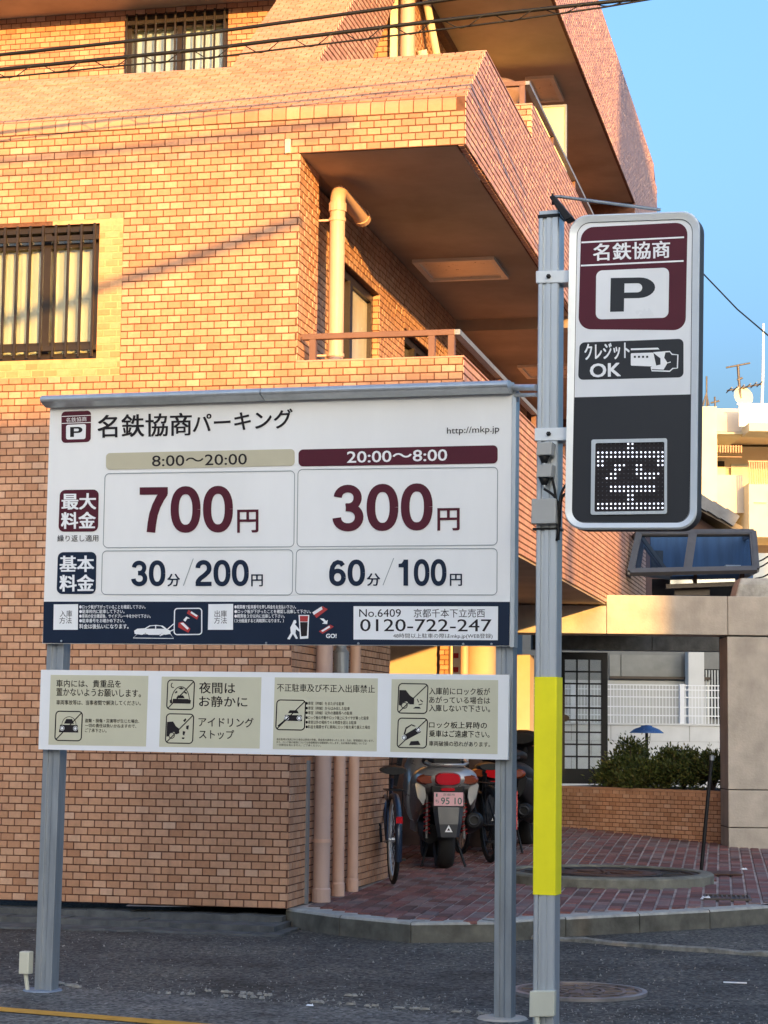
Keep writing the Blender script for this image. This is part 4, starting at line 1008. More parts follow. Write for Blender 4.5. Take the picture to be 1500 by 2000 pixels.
    SF.ring('pictogram_bar', [[m(.04, .97), m(.97, .04)]], 2.0, m_ink, nboard, TX+.0014, closed=False)
icon(109.5, 1389, 161, 1446, 'front'); icon(328, 1328, 380, 1385, 'arch'); icon(325.5, 1394, 378.5, 1451, 'rear')
icon(541, 1367, 597, 1425, 'lock'); icon(779, 1335, 836, 1392.5, 'rearlock'); icon(778, 1402.5, 835, 1460, 'tilt')

# ================================================================== THE POLE WITH THE LIGHT BOX
PP = atz(1060, 2012, 0)
psign = thing('parking_pole_sign', 'tall aluminium pole with yellow sleeve carrying a rounded P light box', 'parking sign', (PP.x, PP.y, 0))
PF = Face(PP, NSG, psign)
def pole_seg(y0, y1, wd, dp, nm, mat, lift=0.0, groove=True, parent=psign):
    def ax(y): return 1071.5+(1060.5-1071.5)*(y-430)/(2000-430)
    a = PF.pt(ax(y1), y1, lift); b = PF.pt(ax(y0), y0, lift); h = wd/2; g = wd*.085
    if groove:
        pr = [(-h, -.006), (-h+.006, 0), (-g*3.4, 0), (-g*3.0, -.010), (-g*1.4, -.010), (-g*1.0, 0), (g*1.2, 0), (g*1.5, -.004), (g*2.0, -.004), (g*2.3, 0), (h-.006, 0), (h, -.006), (h, -dp), (-h, -dp)]
    else: pr = [(-h, -.004), (-h+.004, 0), (h-.004, 0), (h, -.004), (h, -dp), (-h, -dp)]
    mb = MB(); mb.loft([[a+DSG*x+NSG*(y) for x, y in pr], [b+DSG*x+NSG*(y) for x, y in pr]], smooth=False); return mb.build(nm, mat, parent)
pole = pole_seg(418, 2012, .098, .095, 'pole', m_alu)
pole_seg(1322, 1748, .104, .103, 'yellow_sleeve', m_yellow, .004, False)
pole_seg(411, 418, .094, .09, 'pole_cap', m_alu, -.002, False); pole_seg(418, 424, .106, .103, 'cap_ring', m_black, .004, False)
# light box
DEP = .10
def boxring(tl, tr, br, bl, r, grow=0): return rr(tl, tr, br, bl, r, 8)
OUTL = rr((1112.5, 421), (1367.5, 411.5), (1361, 1034), (1103, 1034.5), 36, 8)
INN = rr((1127, 435), (1353, 427), (1347.5, 1021), (1116.5, 1021.5), 26, 8)
q = [PF.pt(x, y, .030) for x, y in OUTL]
mb = MB(); mb.prism(q, -NSG*DEP); lbox = mb.build('light_box', M('box_side', (.07, .07, .07), .6, 0, var=.05, spec=.25), psign)
# frame: raised pale rim
mb = MB(); N = len(OUTL); qi = [PF.pt(x, y, .038) for x, y in INN]; qo = [PF.pt(x, y, .038) for x, y in OUTL]; qo2 = [PF.pt(x, y, -.02) for x, y in OUTL]; qi2 = [PF.pt(x, y, .031) for x, y in INN]
cx = PF.pt(1236, 728, .0)
def shrink(p, k=.008):
    d = (cx-p); d -= NSG*d.dot(NSG); return p+d.normalized()*k
qm = [shrink(p)+NSG*.010 for p in qo]
mb.v = []; mb.add(qo2+qo+qm+qi+qi2, [(l*N+i, l*N+(i+1) % N, (l+1)*N+(i+1) % N, (l+1)*N+i) for l in range(4) for i in range(N)])
mb.build('frame', m_frame_white, lbox)
LF = .0315
PF.poly('face_panel', INN, m_box_face, lbox, LF)
PF.ring('inner_seam', [INN], 2.2, m_panel_dark, lbox, LF+.0006)
PF.poly('brand_panel', rr((1135, 444.5), (1343, 434), (1339, 645), (1129.5, 643), 24, 8), m_maroon, lbox, LF+.0006)
PF.ring('brand_rule', [[(1135.5, 473.5), (1336, 463.3)], [(1134.5, 518.8), (1335, 509.6)]], 3.2, m_print_white, lbox, LF+.0012, closed=False)
PF.text('brand_lettering', [('名鉄協商', 1159, 509.5, 1308, 503, 33)], m_print_white, lbox, LF+.0012, bold=.022)
PF.poly('letter_panel', rr((1164.5, 528.5), (1307, 522.5), (1305.5, 620.5), (1163.5, 624), 12), m_box_face, lbox, LF+.0012)
PF.polys('parking_letter', P_shape(1193, 543, 1280, 609, 1.5), m_panel_dark, lbox, LF+.0018)
PF.poly('credit_panel', rr((1132, 669), (1335, 661.5), (1335, 737), (1129, 742), 10), m_panel_dark, lbox, LF+.0006)
PF.text('credit_lettering', [('クレジット', 1142, 704, 1229, 700, 32, .02), ('OK', 1153, 737, 1212, 734.5, 26, .035)], m_print_white, lbox, LF+.0012)
PF.poly('card_pictogram', rr((1232, 690), (1276, 688.5), (1282, 716), (1232, 714), 2), m_print_white, lbox, LF+.0012)
PF.polys('card_pictogram', [[(1232, 680.5), (1285, 679), (1288, 682.5), (1232, 684)]], m_print_white, lbox, LF+.0012)
PF.polys('card_marks', [[(x, 695), (x+4, 694.9), (x+4, 698.8), (x, 699)] for x in (1238, 1246, 1254, 1262)], m_panel_dark, lbox, LF+.0018)
PF.polys('hand_fill', [[(1276, 689), (1300, 686.5), (1297, 700), (1303, 710), (1296, 722), (1272, 721), (1272, 716), (1290, 712), (1290, 700)]], m_print_white, lbox, LF+.0014)
PF.ring('hand_outline', [[(1276, 689), (1308, 686.5), (1312.5, 692), (1324, 693), (1323, 719), (1314, 719.5), (1308, 725), (1273, 724), (1272, 717)]], 2.4, m_print_white, lbox, LF+.0012, closed=False)
PF.ring('hand_outline', [[(1294, 693), (1292, 703), (1297, 710)], [(1297, 700), (1303, 709), (1310, 707)]], 1.8, m_print_white, lbox, LF+.0020, closed=False)
low = rr((1127, 435), (1353, 427), (1346, 1020), (1117, 1020), 25, 8); lowp = [p for p in low if p[1] > 900]
PF.poly('lower_panel', [(1122.2, 776), (1349.6, 770.2)]+lowp, m_panel_dark, lbox, LF+.0010)
# LED window
mb = MB(); A_ = rr((1155, 858.5), (1303, 855.8), (1302.8, 1003.5), (1153.5, 1005.5), 4, 3); Bq = rr((1163, 865.5), (1297.5, 863), (1297.5, 997.5), (1161, 999.5), 3, 3); N = len(A_)
mb.add([PF.pt(x, y, LF+.001) for x, y in A_]+[PF.pt(x, y, LF+.012) for x, y in A_]+[PF.pt(x, y, LF+.012) for x, y in Bq]+[PF.pt(x, y, LF+.002) for x, y in Bq], [(l*N+i, l*N+(i+1) % N, (l+1)*N+(i+1) % N, (l+1)*N+i) for l in range(3) for i in range(N)])
disp = mb.build('display', m_alu, lbox)
PF.poly('display_glass', Bq, m_ink, lbox, LF+.0022)
GLY = ['.......##.......', '.......##.......', '################', '################', '##............##', '##..###..##...##', '....##...##.....', '...##....######.', '..###.....####..', '................', '...###########..', '...###########..', '.......##.......', '.......##.......', '################', '################']
mbn = MB(); mbf = MB()
for r in range(16):
    for c_ in range(16):
        x = 1168.3+c_*8.38; y = 867.3+r*8.36-(c_*.05); R = 1.9 if GLY[r][c_] == '#' else 1.5
        tgt = mbn if GLY[r][c_] == '#' else mbf
        q = [PF.pt(x+R*math.cos(k*math.tau/8), y+R*math.sin(k*math.tau/8), LF+.003) for k in range(8)]
        tgt.add(q+[PF.pt(x, y, LF+.005)], [(i, (i+1) % 8, 8) for i in range(8)])
mbn.build('lit_leds', m_led, lbox); mbf.build('unlit_leds', m_led_off, lbox)
# brackets
for (x0, y0, x1, y1) in ((1046.5, 529, 1112, 553), (1044, 836, 1108, 861)):
    q = [PF.pt(x, y, .006) for x, y in ((x0, y0), (x1, y0-1.5), (x1, y1-1.5), (x0, y1))]
    br = MB().prism(q, -NSG*.11).build('bracket', m_frame_white, psign, bevel=.003)
    MB().lathe(PF.pt(1072, (y0+y1)/2-1, .006), NSG, [(.011, 0), (.011, .009), (.006, .010), (.006, .02), (.001, .02)], 6, False).build('bolt', m_black, br)
# stacked camera or sensor boxes with conical lamps, and junction boxes
for y in (864, 907):
    q = [PF.pt(a, b, .07) for a, b in ((1049, y), (1078, y-1), (1076, y+24), (1047, y+25))]
    bx = MB().prism(q, -NSG*.066).build('sensor_box', m_grey_box, psign, bevel=.003)
    MB().lathe(PF.pt(1063, y+26, .035), -EZ, [(.001, -.004), (.030, -.004), (.012, .034), (.001, .036)], 14).build('sensor_cone', m_black, bx)
    MB().lathe(PF.pt(1063, y+42, .035), -EZ, [(.001, -.008), (.010, -.005), (.008, .004), (.001, .008)], 10).build('sensor_tip', m_alu, bx)
q = [PF.pt(a, b, .05) for a, b in ((1038, 974), (1085, 973), (1085, 1022), (1037, 1023))]
MB().prism(q, -NSG*.046).build('junction_box', m_grey_box, psign, bevel=.004)
q = [PF.pt(a, b, .045) for a, b in ((1034, 1936), (1083, 1935), (1082, 1986), (1033, 1987))]
lb = MB().prism(q, -NSG*.040).build('outlet_box', m_outlet, psign, bevel=.005)
MB().tube([PF.pt(1049, 1986, .03), PF.pt(1050, 2012, .03)], .013, 10).build('conduit', m_outlet, lb)
# cables
def cab(pts, r=.006, nm='cable', mat=m_black, par=psign, face=PF):
    P = [face.pt(x, y, l) for x, y, l in pts]; out = []
    for i in range(len(P)-1):
        a, b, c, d = P[max(i-1, 0)], P[i], P[i+1], P[min(i+2, len(P)-1)]
        for k in range(5):
            t = k/5; out.append(.5*((2*b)+(c-a)*t+(2*a-5*b+4*c-d)*t*t+(3*b-a-3*c+d)*t**3))
    out.append(P[-1]); return MB().tube(out, r, 8).build(nm, mat, par)
cab([(1063, 908, .03), (1074, 922, .04), (1081, 945, .03), (1086, 975, .02), (1090, 1000, .01), (1090, 1040, .01), (1087, 1056, 0)])
cab([(1063, 955, .03), (1074, 962, .04), (1083, 970, .03), (1090, 985, .02), (1091, 1010, .01)])
cab([(1112, 940, -.01), (1100, 955, 0), (1094, 975, .01), (1092, 1005, .01), (1091, 1055, .0)])
cab([(1110, 962, -.01), (1100, 968, 0), (1095, 985, 0), (1093, 1030, 0)])
MB().prism([PF.pt(x, y, .004) for x, y in ((1040, 1031), (1090, 1030), (1090, 1034), (1040, 1035))], -NSG*.10).build('strap', m_black, psign)
# flood lamp and stay on top
c = PF.pt(1092, 408, .03)
mb = MB(); q = [PF.pt(a, b, .06) for a, b in ((1072, 384), (1081, 380), (1118, 424), (1103, 431))]; mb.prism(q, -NSG*.07); fl_ = mb.build('flood_lamp', m_black, psign, bevel=.004)
MB().tube([PF.pt(1076, 385, .02), PF.pt(1092, 384, .02), PF.pt(1290, 410, -.02)], .0075, 8).build('stay_rod', m_alu_dark, psign)
MB().tube([PF.pt(1079, 378, .02), PF.pt(1080, 400, .02)], .006, 8).build('lamp_bolt', m_black, fl_)
# clamp between the rate board and the pole
cl = MB().tube([SF.pt(1000, 757, -.02), PF.pt(1048, 757, -.03)], .016, 10).build('linking_tube', m_alu, rate)
MB().tube([SF.pt(1003, 772, -.02), PF.pt(1048, 771, -.03)], .010, 10).build('linking_tube', m_alu, rate)
MB().tube([SF.pt(1008, 752, -.02), SF.pt(1007, 785, -.02)], .016, 10).build('clamp', m_galv, rate)

# ================================================================== BEHIND THE FORECOURT
# concrete portal (beam on a pillar)
YB = 21.4
portal = thing('concrete_portal', 'weathered concrete beam carried by a thick pillar at the right edge', 'gateway', (4.1, YB, GZ))
def zf(y, Y, x=1300): return aty(x, y, Y).z
def xf(x, Y, y=1300): return aty(x, y, Y).x
zt, zb = zf(1163, YB), zf(1239, YB)
for xa, xb in ((1000, 1184.3), (1185, 1421.5), (1422.3, 1540)):
    MB().box(xf(xa, YB), xf(xb, YB), YB, YB+.45, zb, zt if xa > 1100 else 2.66).build('beam', m_conc, portal, bevel=.008)
zz = [GZ-.02, zf(1615, YB), zf(1541, YB), zb-.012]
for a, b in zip(zz, zz[1:]): MB().box(xf(1421, YB), xf(1545, YB), YB+.005, YB+.5, a+.005, b-.005).build('pillar_block', m_conc, portal, bevel=.006)
MB().box(xf(1422, YB), xf(1544, YB), YB+.03, YB+.49, zz[0], zz[-1]).build('pillar_core', m_conc_dark, portal)
mb = MB(); c = V((xf(1475, YB, 1140), YB+.25, zt)); mb.loft([[c+V((x, y, z)) for x, y in ((-.20, -.2), (.22, -.2), (.22, .2), (-.20, .2))] for x_, z in ((0, 0.001),)]+[[c+V((x*k, y*k, z)) for x, y in ((-.17, -.2), (.2, -.2), (.2, .2), (-.17, .2))] for k, z in ((.98, .13), (.8, .2))], smooth=False)
mb.build('cap_stone', m_kerb, portal, bevel=.02)
# tile planter
pl, prr = V((xf(1088, 23.6, 1570), 23.6, 0)), V((xf(1419, 22.0, 1600), 22.0, 0)); pud = (prr-pl).normalized(); pnn = V((pud.y, -pud.x, 0)); PW = (prr-pl).length
ptop = zf(1535, 23.6, 1090)
planter = thing('brick_planter', 'low orange brick planter wall under the dark juniper shrubs', 'planter', (pl.x, pl.y, GZ))
a0 = pl; mb = MB()
Q = [pl, prr, prr-pnn*1.2, pl-pnn*1.2]
mb.prism([V((p.x, p.y, GZ-.02)) for p in Q], (0, 0, ptop-GZ+.0)); mb.build('wall', m_mortar, planter)
ptiles = MB(); pout = []
tile_face(ptiles, V((pl.x, pl.y, GZ)), pud, EZ, pnn, PW, ptop-GZ-.03, tw=.094, th=.0465, j=.008, pick=lambda a, b: True, out=pout)
tag(ptiles.build('bricks', m_tile, planter, fix=False), kind='stuff')
pm = MB(); ax_ = (.094-.008)/2; bx_ = (.0465-.008)/2
Pq = [pud*x+EZ*y for x, y in ((-ax_, -bx_), (ax_, -bx_), (ax_, bx_), (-ax_, bx_))]; Tq = [p*.97+pnn*.005 for p in Pq]
pm.add(Pq+Tq, [(4, 5, 6, 7), (0, 1, 5, 4), (1, 2, 6, 5), (2, 3, 7, 6), (3, 0, 4, 7)]); pme = pm.mesh('brick', m_tile, fix=False)
for c in pout:
    o = D.objects.new('brick', pme); COL.objects.link(o); o.parent = planter; o.location = c-planter.location
MB().prism([V((p.x, p.y, ptop-.025)) for p in (pl+pnn*.008, prr+pnn*.008, prr-pnn*.1, pl-pnn*.1)], (0, 0, .028)).build('coping', m_tile, planter)
MB().prism([V((p.x, p.y, ptop-.02)) for p in (pl-pnn*.1, prr-pnn*.1, prr-pnn*1.15, pl-pnn*1.15)], (0, 0, .022)).build('soil', M('soil', (.04, .03, .02), .95, bump=1), planter)
# shrubs
def shrub(px, py_top, Y, rx, ry, label, seed, n=5200, cx_=None):
    rnd = random.Random(seed); base = aty(px, 1530, Y); base.z = ptop; topz = zf(py_top, Y, px); H = topz-ptop
    t = thing('juniper_shrub', label, 'shrub', base, group='juniper shrubs in the brick planter')
    mb = MB(); tips = []
    for k in range(9):
        an = rnd.random()*6.28; r = rnd.uniform(.3, .8); e = V((rx*r*math.cos(an), ry*r*math.sin(an), H*rnd.uniform(.5, .85))); tips.append(e)
        mb.tube([V((0, 0, 0)), e*.5+V((0, 0, .04)), e], [.022, .014, .004], 6)
    mb.build('trunk', m_bark, t, local=True)
    lf = MB(); cl = [(V((0, 0, H*.5)), 1.0)]
    clumps = []
    for k in range(34):
        an = rnd.random()*6.28; rr_ = math.sqrt(rnd.random()); x = rx*rr_*math.cos(an); y = ry*rr_*math.sin(an)
        hz = H*(1-.55*rr_**2)*rnd.uniform(.35, .95); clumps.append((V((x, y, hz)), rnd.uniform(.07, .13)))
    for k in range(n):
        c, r = clumps[rnd.randrange(len(clumps))]
        d = V((rnd.gauss(0, 1), rnd.gauss(0, 1), rnd.gauss(.15, .8)))*r*.62; p = c+d
        if p.z < .005: p.z = abs(p.z)+.01
        g = (d.normalized()+V((rnd.gauss(0, .4), rnd.gauss(0, .4), .55))).normalized(); s_ = rnd.uniform(.025, .055); wv = g.cross(V((rnd.gauss(0, 1), rnd.gauss(0, 1), rnd.gauss(0, 1)))).normalized()*s_*.22
        lf.add([p-g*s_*.4, p+wv, p+g*s_*.6, p-wv], [(0, 1, 2, 3)])
    lf.build('crown', m_leaf, t, local=True, fix=False); return t
mid = lambda px: pl.lerp(prr, (px-1088)/331).y+.45
shrub(1232, 1440, mid(1232), .24, .25, 'tallest juniper shrub with a pointed left top beside the blue lamp', 1)
shrub(1190, 1496, mid(1190)-.1, .18, .2, 'small low juniper at the left end of the planter by the glass door', 2, 2600)
shrub(1300, 1468, mid(1300), .34, .3, 'broad middle juniper just right of the blue garden lamp', 3, 6500)
shrub(1335, 1456, mid(1335)+.1, .30, .3, 'rounded high juniper behind the thin black stand pole', 4, 6000)
shrub(1392, 1470, mid(1392), .26, .3, 'juniper squeezed against the concrete pillar at the right end', 5, 5000)
shrub(1262, 1500, mid(1262)-.25, .30, .2, 'low juniper spreading over the planter front below the blue lamp', 6, 4200)
# garden lamp
Yl = mid(1262)+.35; c = aty(1263, 1440, Yl)
gl_ = thing('garden_lamp', 'garden lamp with shiny blue domed shade among the junipers', 'garden lamp', (c.x, c.y, ptop))
hh = zf(1426, Yl, 1263)-ptop
MB().tube([(0, 0, 0), (0, 0, hh-.02)], .018, 10).build('stem', m_black, gl_, local=True)
rl = 33/3950*Yl
MB().lathe((0, 0, hh), EZ, [(rl, -.035), (rl*1.0, -.028), (rl*.75, .012), (rl*.35, .038), (rl*.33, .050), (rl*.1, .058), (.001, .06)], 28).build('lamp_shade', m_blue_dome, gl_, local=True)
MB().lathe((0, 0, hh), EZ, [(rl*.97, -.034), (.001, -.02)], 28).build('lamp_underside', m_white, gl_, local=True)
# glass door in dark frame with a grid of bars
YD = 24.8
xa, xb = xf(1092, YD, 1400), xf(1187, YD, 1400); za, zc = zf(1532, YD, 1140), zf(1274, YD, 1140)
door = thing('gridded_glass_door', 'dark framed glass door with a grid of thin bars behind the planter', 'door', ((xa+xb)/2, YD, ptop))
mb = MB(); e = .07
mb.box(xa-.03, xa+e, YD, YD+.08, ptop, zc); mb.box(xb-e*1.1, xb, YD, YD+.08, ptop, zc); mb.box(xa+e, xb-e*1.1, YD, YD+.08, zc-.09, zc); mb.box(xa+e, xb-e*1.1, YD, YD+.08, ptop, ptop+.18)
mb.build('frame', m_black, door)
MB().box(xa+e, xb-e*1.1, YD+.035, YD+.045, ptop+.18, zc-.09).build('pane', m_pane, door)
for i in range(1, 3): x_ = xa+e+(xb-xa-e*2.1)*i/3; MB().box(x_-.010, x_+.010, YD+.01, YD+.034, ptop+.18, zc-.09).build('bar', m_black, door)
for i in range(1, 9): z_ = ptop+.18+(zc-.09-ptop-.18)*i/9; MB().box(xa+e, xb-e*1.1, YD+.0, YD+.0095, z_-.010, z_+.010).build('bar', m_black, door)
# inner beam and black post
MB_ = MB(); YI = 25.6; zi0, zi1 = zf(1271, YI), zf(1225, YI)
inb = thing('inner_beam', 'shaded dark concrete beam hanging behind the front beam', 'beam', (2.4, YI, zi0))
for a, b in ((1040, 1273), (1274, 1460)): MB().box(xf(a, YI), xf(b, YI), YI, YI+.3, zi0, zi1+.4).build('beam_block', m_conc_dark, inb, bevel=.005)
xq = xf(1411, 22.6, 1350)
tag(MB().box(xq-.02, xq+.02, 22.62, 22.68, ptop, zf(1236, 22.6)).build('black_post', m_black, origin=(xq, 22.65, ptop)), 'slim black square post standing against the pillar behind the shrubs', 'post')
# white block wall with mesh fence on top
YW = 31.0
wz = zf(1413, YW)
bw = thing('white_block_wall', 'long low white block wall under a white mesh fence', 'wall', (4.5, YW, 0))
x0, x1 = xf(1040, YW, 1450), xf(1600, YW, 1450)
MB().box(x0, x1, YW+.012, YW+.2, 0, wz-.012).build('wall_core', m_kerb, bw)
bl = MB().box(0, .59, 0, .014, 0, .236).mesh('block', m_white_wall); nx = int((x1-x0)/.6)+1
for r in range(6):
    for k in range(nx):
        o = D.objects.new('block', bl); COL.objects.link(o); o.parent = bw; o.location = V((x0+k*.6-(.3 if r % 2 else 0), YW, wz-.27-r*.24))-bw.location
MB().box(x0, x1, YW-.02, YW+.22, wz-.03, wz).build('coping', m_white_wall, bw)
mf = thing('mesh_fence', 'white welded mesh fence standing on the block wall', 'fence', (4.5, YW+.1, wz))
ft = zf(1338, YW)
mb = MB(); n_ = int((x1-x0)/.05)
for i in range(n_): x_ = x0+i*.05; mb.box(x_-.005, x_+.005, YW+.09, YW+.10, wz, ft)
tag(mb.build('mesh_wires', m_white, mf), kind='stuff')
for z_ in (ft, ft-.07, wz+.25, wz+.12, wz+.4): MB().box(x0, x1, YW+.075, YW+.089, z_-.008, z_+.008).build('rail', m_white, mf)
for px in (1120, 1333, 1555): x_ = xf(px, YW, 1370); MB().box(x_-.035, x_+.035, YW+.02, YW+.074, wz, ft+.02).build('post', m_white, mf)
# house behind the fence
YH = 34.0
hb = thing('grey_house', 'shaded grey house wall with shutters behind the mesh fence', 'house', (4.5, YH, 0))
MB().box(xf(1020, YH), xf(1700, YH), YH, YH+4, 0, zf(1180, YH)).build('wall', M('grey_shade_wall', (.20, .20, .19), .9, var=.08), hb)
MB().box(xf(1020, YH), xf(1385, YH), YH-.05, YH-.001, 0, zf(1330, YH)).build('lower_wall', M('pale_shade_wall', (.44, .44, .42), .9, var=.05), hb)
for a, b in ((1190, 1211), (1213, 1330)): MB().box(xf(a, YH), xf(b, YH), YH-.04, YH-.002, zf(1322, YH), zf(1280, YH)).build('shutter', M('grey_shutter', (.23, .23, .21), .7), hb)
MB().box(xf(1336, YH), xf(1366, YH), YH-.5, YH-.1, 0, zf(1272, YH)).build('column', m_white_wall, hb)
gw = MB().box(xf(1370, YH), xf(1412, YH), YH-.04, YH-.002, zf(1402, YH), zf(1306, YH)).build('window', m_room, hb)
for i in range(7): x_ = xf(1373+i*5.6, YH, 1350); MB().box(x_-.012, x_+.012, YH-.07, YH-.045, zf(1400, YH), zf(1308, YH)).build('bar', m_galv, gw)
MB().box(xf(1190, YH), xf(1385, YH), YH-.12, YH-.051, zf(1327, YH), zf(1322, YH)).build('ledge', m_dark_frame, hb)
# black stand with a plate foot
c = atz(1383, 1708, GZ); c = V((c.x, c.y, GZ+.012))
st = thing('sign_stand', 'thin leaning black pole on a flat steel plate in front of the planter', 'stand', c)
MB().box(-.26, .26, -.20, .20, -.004, .008).build('plate', m_rust, st, local=True)
tp = aty(1390, 1478, c.y)-c; MB().tube([(-.06, 0, .0), (tp.x, 0, tp.z)], .016, 12).build('pole', m_black, st, local=True)
MB().tube([(tp.x, 0, tp.z-.03), (tp.x+.002, 0, tp.z+.01)], .02, 10).build('cap', m_galv, st, local=True)
# glass oriel above the beam
YO = 23.3
ov = thing('glass_bay', 'slanted two-pane glass bay in a dull metal frame above the concrete beam', 'glass bay', (xf(1350, YO), YO, 2.8))
m_bpane = pane_mat(); m_bpane.name = 'bay_pane'; m_bpane.node_tree.nodes['Transparent BSDF'].inputs[0].default_value = (.50, .58, .68, 1)
def op(x, y, d=0): p = aty(x, y, YO+d); return p
TL, TR, BR, BL_ = op(1247, 1041, .35), op(1472, 1040, .35), op(1478, 1113, -.05), op(1230, 1118, -.05)
on_ = (TR-TL).cross(BL_-TL).normalized()
if on_.y > 0: on_ = -on_
def fb_(a, b, w_=.05): return MB().bar(a, b, w_, w_, up=on_)
mb = MB()
TM, BM_ = TL.lerp(TR, .47), BL_.lerp(BR, .45)
for a, b in ((TL, TR), (BL_, BR), (TL, BL_), (TR, BR), (TM, BM_)): mb.bar(a, b, .06, .06, up=on_)
mb.bar(TL.lerp(BL_, .1)+V((.1, .3, 0)), BL_+V((.12, .3, 0)), .05)
e_ = .1
for A1, A2, A3, A4 in ((TL, TM, BM_, BL_), (TM, TR, BR, BM_)):
    c_ = (A1+A2+A3+A4)/4; I = [a+(c_-a)*.11 for a in (A1, A2, A3, A4)]
    for k in range(4): mb.bar(I[k], I[(k+1) % 4], .022, .05, up=on_)
for k in (.0, 1.): mb.bar(TL.lerp(TR, k), TL.lerp(TR, k)+V((0, .9, -.02)), .05); mb.bar(BL_.lerp(BR, k), BL_.lerp(BR, k)+V((.1*(1-k), 1.2, -.02)), .05)
fr = mb.build('frame', m_bay, ov)
e_ = .03
MB().add([TL, BL_, BM_, TM], [(0, 1, 2, 3)]).build('pane', m_bpane, ov, fix=False); MB().add([TM, BM_, BR, TR], [(0, 1, 2, 3)]).build('pane', m_bpane, ov, fix=False)
bt, bb_ = TR.z+.02, BR.z-.02
MB().box(op(1292, 1080).x, TR.x+.1, YO+.95, YO+1.0, bb_, bt).build('reflected_sky_panel', M('reflected_sky_panel', (.06, .13, .26), .7, var=.3, scale=3, stretch=(3, 1, .4)), ov)  # added panel, its blue stands in for sky reflected in the panes
MB().box(op(1292, 1080).x, op(1315, 1080).x, YO+.85, YO+.90, bb_, bt-.2).build('inner_box', m_conc_dark, ov)
MB().box(op(1432, 1080).x, op(1462, 1080).x, YO+.5, YO+.6, bb_, bb_+.12).build('white_bag', m_white, ov)
mb = MB(); mb.bar(TL, BL_+V((.55, .55, 0)), .04); mb.bar(TL+V((.05, .5, 0)), BL_+V((.5, .5, 0)), .03); mb.bar(BL_, BL_+V((.55, .55, -.02)), .04); mb.build('side_frame', m_bay, ov)
mb = MB(); mb.add([TR, TR+V((0, .9, 0)), BR+V((0, .9, 0)), BR], [(0, 1, 2, 3)]); mb.build('side_pane', m_bpane, ov, fix=False)
mb = MB(); mb.bar(BL_+V((.45, .25, -.14)), BR+V((-.1, .25, -.14)), .05); mb.bar(op(1450, 1113), op(1443, 1160, .2), .05); mb.bar(op(1358, 1118, .1), op(1358, 1140, .2), .04)
mb.build('underframe', m_dark_frame, ov)
q = [BL_+V((.5, .24, -.02)), BR+V((-.1, .24, -.02)), BR+V((-.1, .235, -.13)), BL_+V((.5, .235, -.13))]
MB().add(q, [(0, 1, 2, 3)]).build('lower_pane', m_glass_blue, ov, fix=False)
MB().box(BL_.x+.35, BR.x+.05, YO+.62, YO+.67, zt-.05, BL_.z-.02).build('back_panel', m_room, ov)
MB().box(op(1325, 1140).x, op(1395, 1140).x, YO+.32, YO+.345, zf(1158, YO), zf(1141, YO)).build('shelf_box', m_dark_frame, ov)
# tiled-roof house
YT = 38.0
rh = thing('tiled_roof_house', 'brown gabled house with a grey tiled verge in front of the cream apartment block', 'house', (xf(1380, YT), YT, 0))
g0, g1 = aty(1250, 930, YT), aty(1442, 1035, YT)
MB().prism([(g0.x-3, YT, 0), (g1.x-.25, YT, 0), (g1.x-.25, YT, g1.z-.1), (g0.x, YT, g0.z-.05), (g0.x-3, YT, g0.z-1.6)], (0, 5, 0)).build('wall', m_brown_wall, rh)
dv = (g1-g0); Lr = dv.length; dv.normalize()
rf = MB().prism([(g0.x, YT-.45, g0.z+.02), (g1.x, YT-.45, g1.z+.02), (g1.x, YT-.45, g1.z-.12), (g0.x, YT-.45, g0.z-.12)], (0, 5.5, 0)).build('roof', m_dark_frame, rh)
for i in range(int(Lr/.28)):
    p = g0+dv*(i*.28+.02); MB().bar(p+V((0, -.5, .07)), p+dv*.27+V((0, -.5, .045)), .22, .06, up=V((0, 1, 0))).build('roof_tile', m_roof_tile, rf)
    MB().bar(p+V((0, 2, .07)), p+dv*.27+V((0, 2, .045)), 4.6, .06).build('roof_tile', m_roof_tile, rf)
# pale siding at the right edge
YS = 36.0
tag(MB().box(xf(1470, YS), xf(1700, YS), YS, YS+1, 0, zf(1078, YS)).build('siding_wall', M('pale_siding', (.6, .6, .55), .8, var=.06), origin=(xf(1500, YS), YS, 0)), 'pale siding wall at the right edge behind the glass bay', 'wall')
tg = MB()
for y0, y1 in ((1112, 1092), (1130, 1118), (1100, 1080)): tg.tube([aty(1474, y0, YS-2), aty(1490, (y0+y1)/2+3, YS-2), aty(1530, y1-12, YS-2)], .015, 6)
tag(tg.build('overhead_wires', m_black, origin=aty(1500, 1100, YS-2)), 'tangle of thin black wires in front of the pale siding at the right edge', 'wires')
# cream apartment block far behind
YC = 62.0
cb = thing('cream_apartment_block', 'far cream apartment block with roof railing and open balconies under the antennas', 'building', (xf(1430, YC), YC, 0))
def cbox(x0, x1, y0, y1, d0, d1, nm, mat, par=cb): return MB().box(xf(x0, YC, (y0+y1)/2), xf(x1, YC, (y0+y1)/2), YC+d0, YC+d1, zf(y1, YC, x1), zf(y0, YC, x0)).build(nm, mat, par)
cbox(1200, 1402, 792, 1400, 0, 9, 'stair_tower', m_cream)
cbox(1402.3, 1700, 792, 841, .6, 9, 'wall', m_cream_b); cbox(1402.3, 1456, 841.3, 845, .3, 9, 'balcony_slab', m_cream)
cbox(1402.3, 1700, 842, 1500, 3.3, 9, 'rear_wall', m_cream_b);
cbox(1402.3, 1456, 925, 1000, .3, 2.1, 'balcony_front', m_cream_b)
cbox(1456.3, 1700, 948, 1055, -.6, 2.0, 'balcony_front', m_cream)
cbox(1402.3, 1470, 1030, 1500, .4, 2.1, 'lower_wall', m_cream_b)
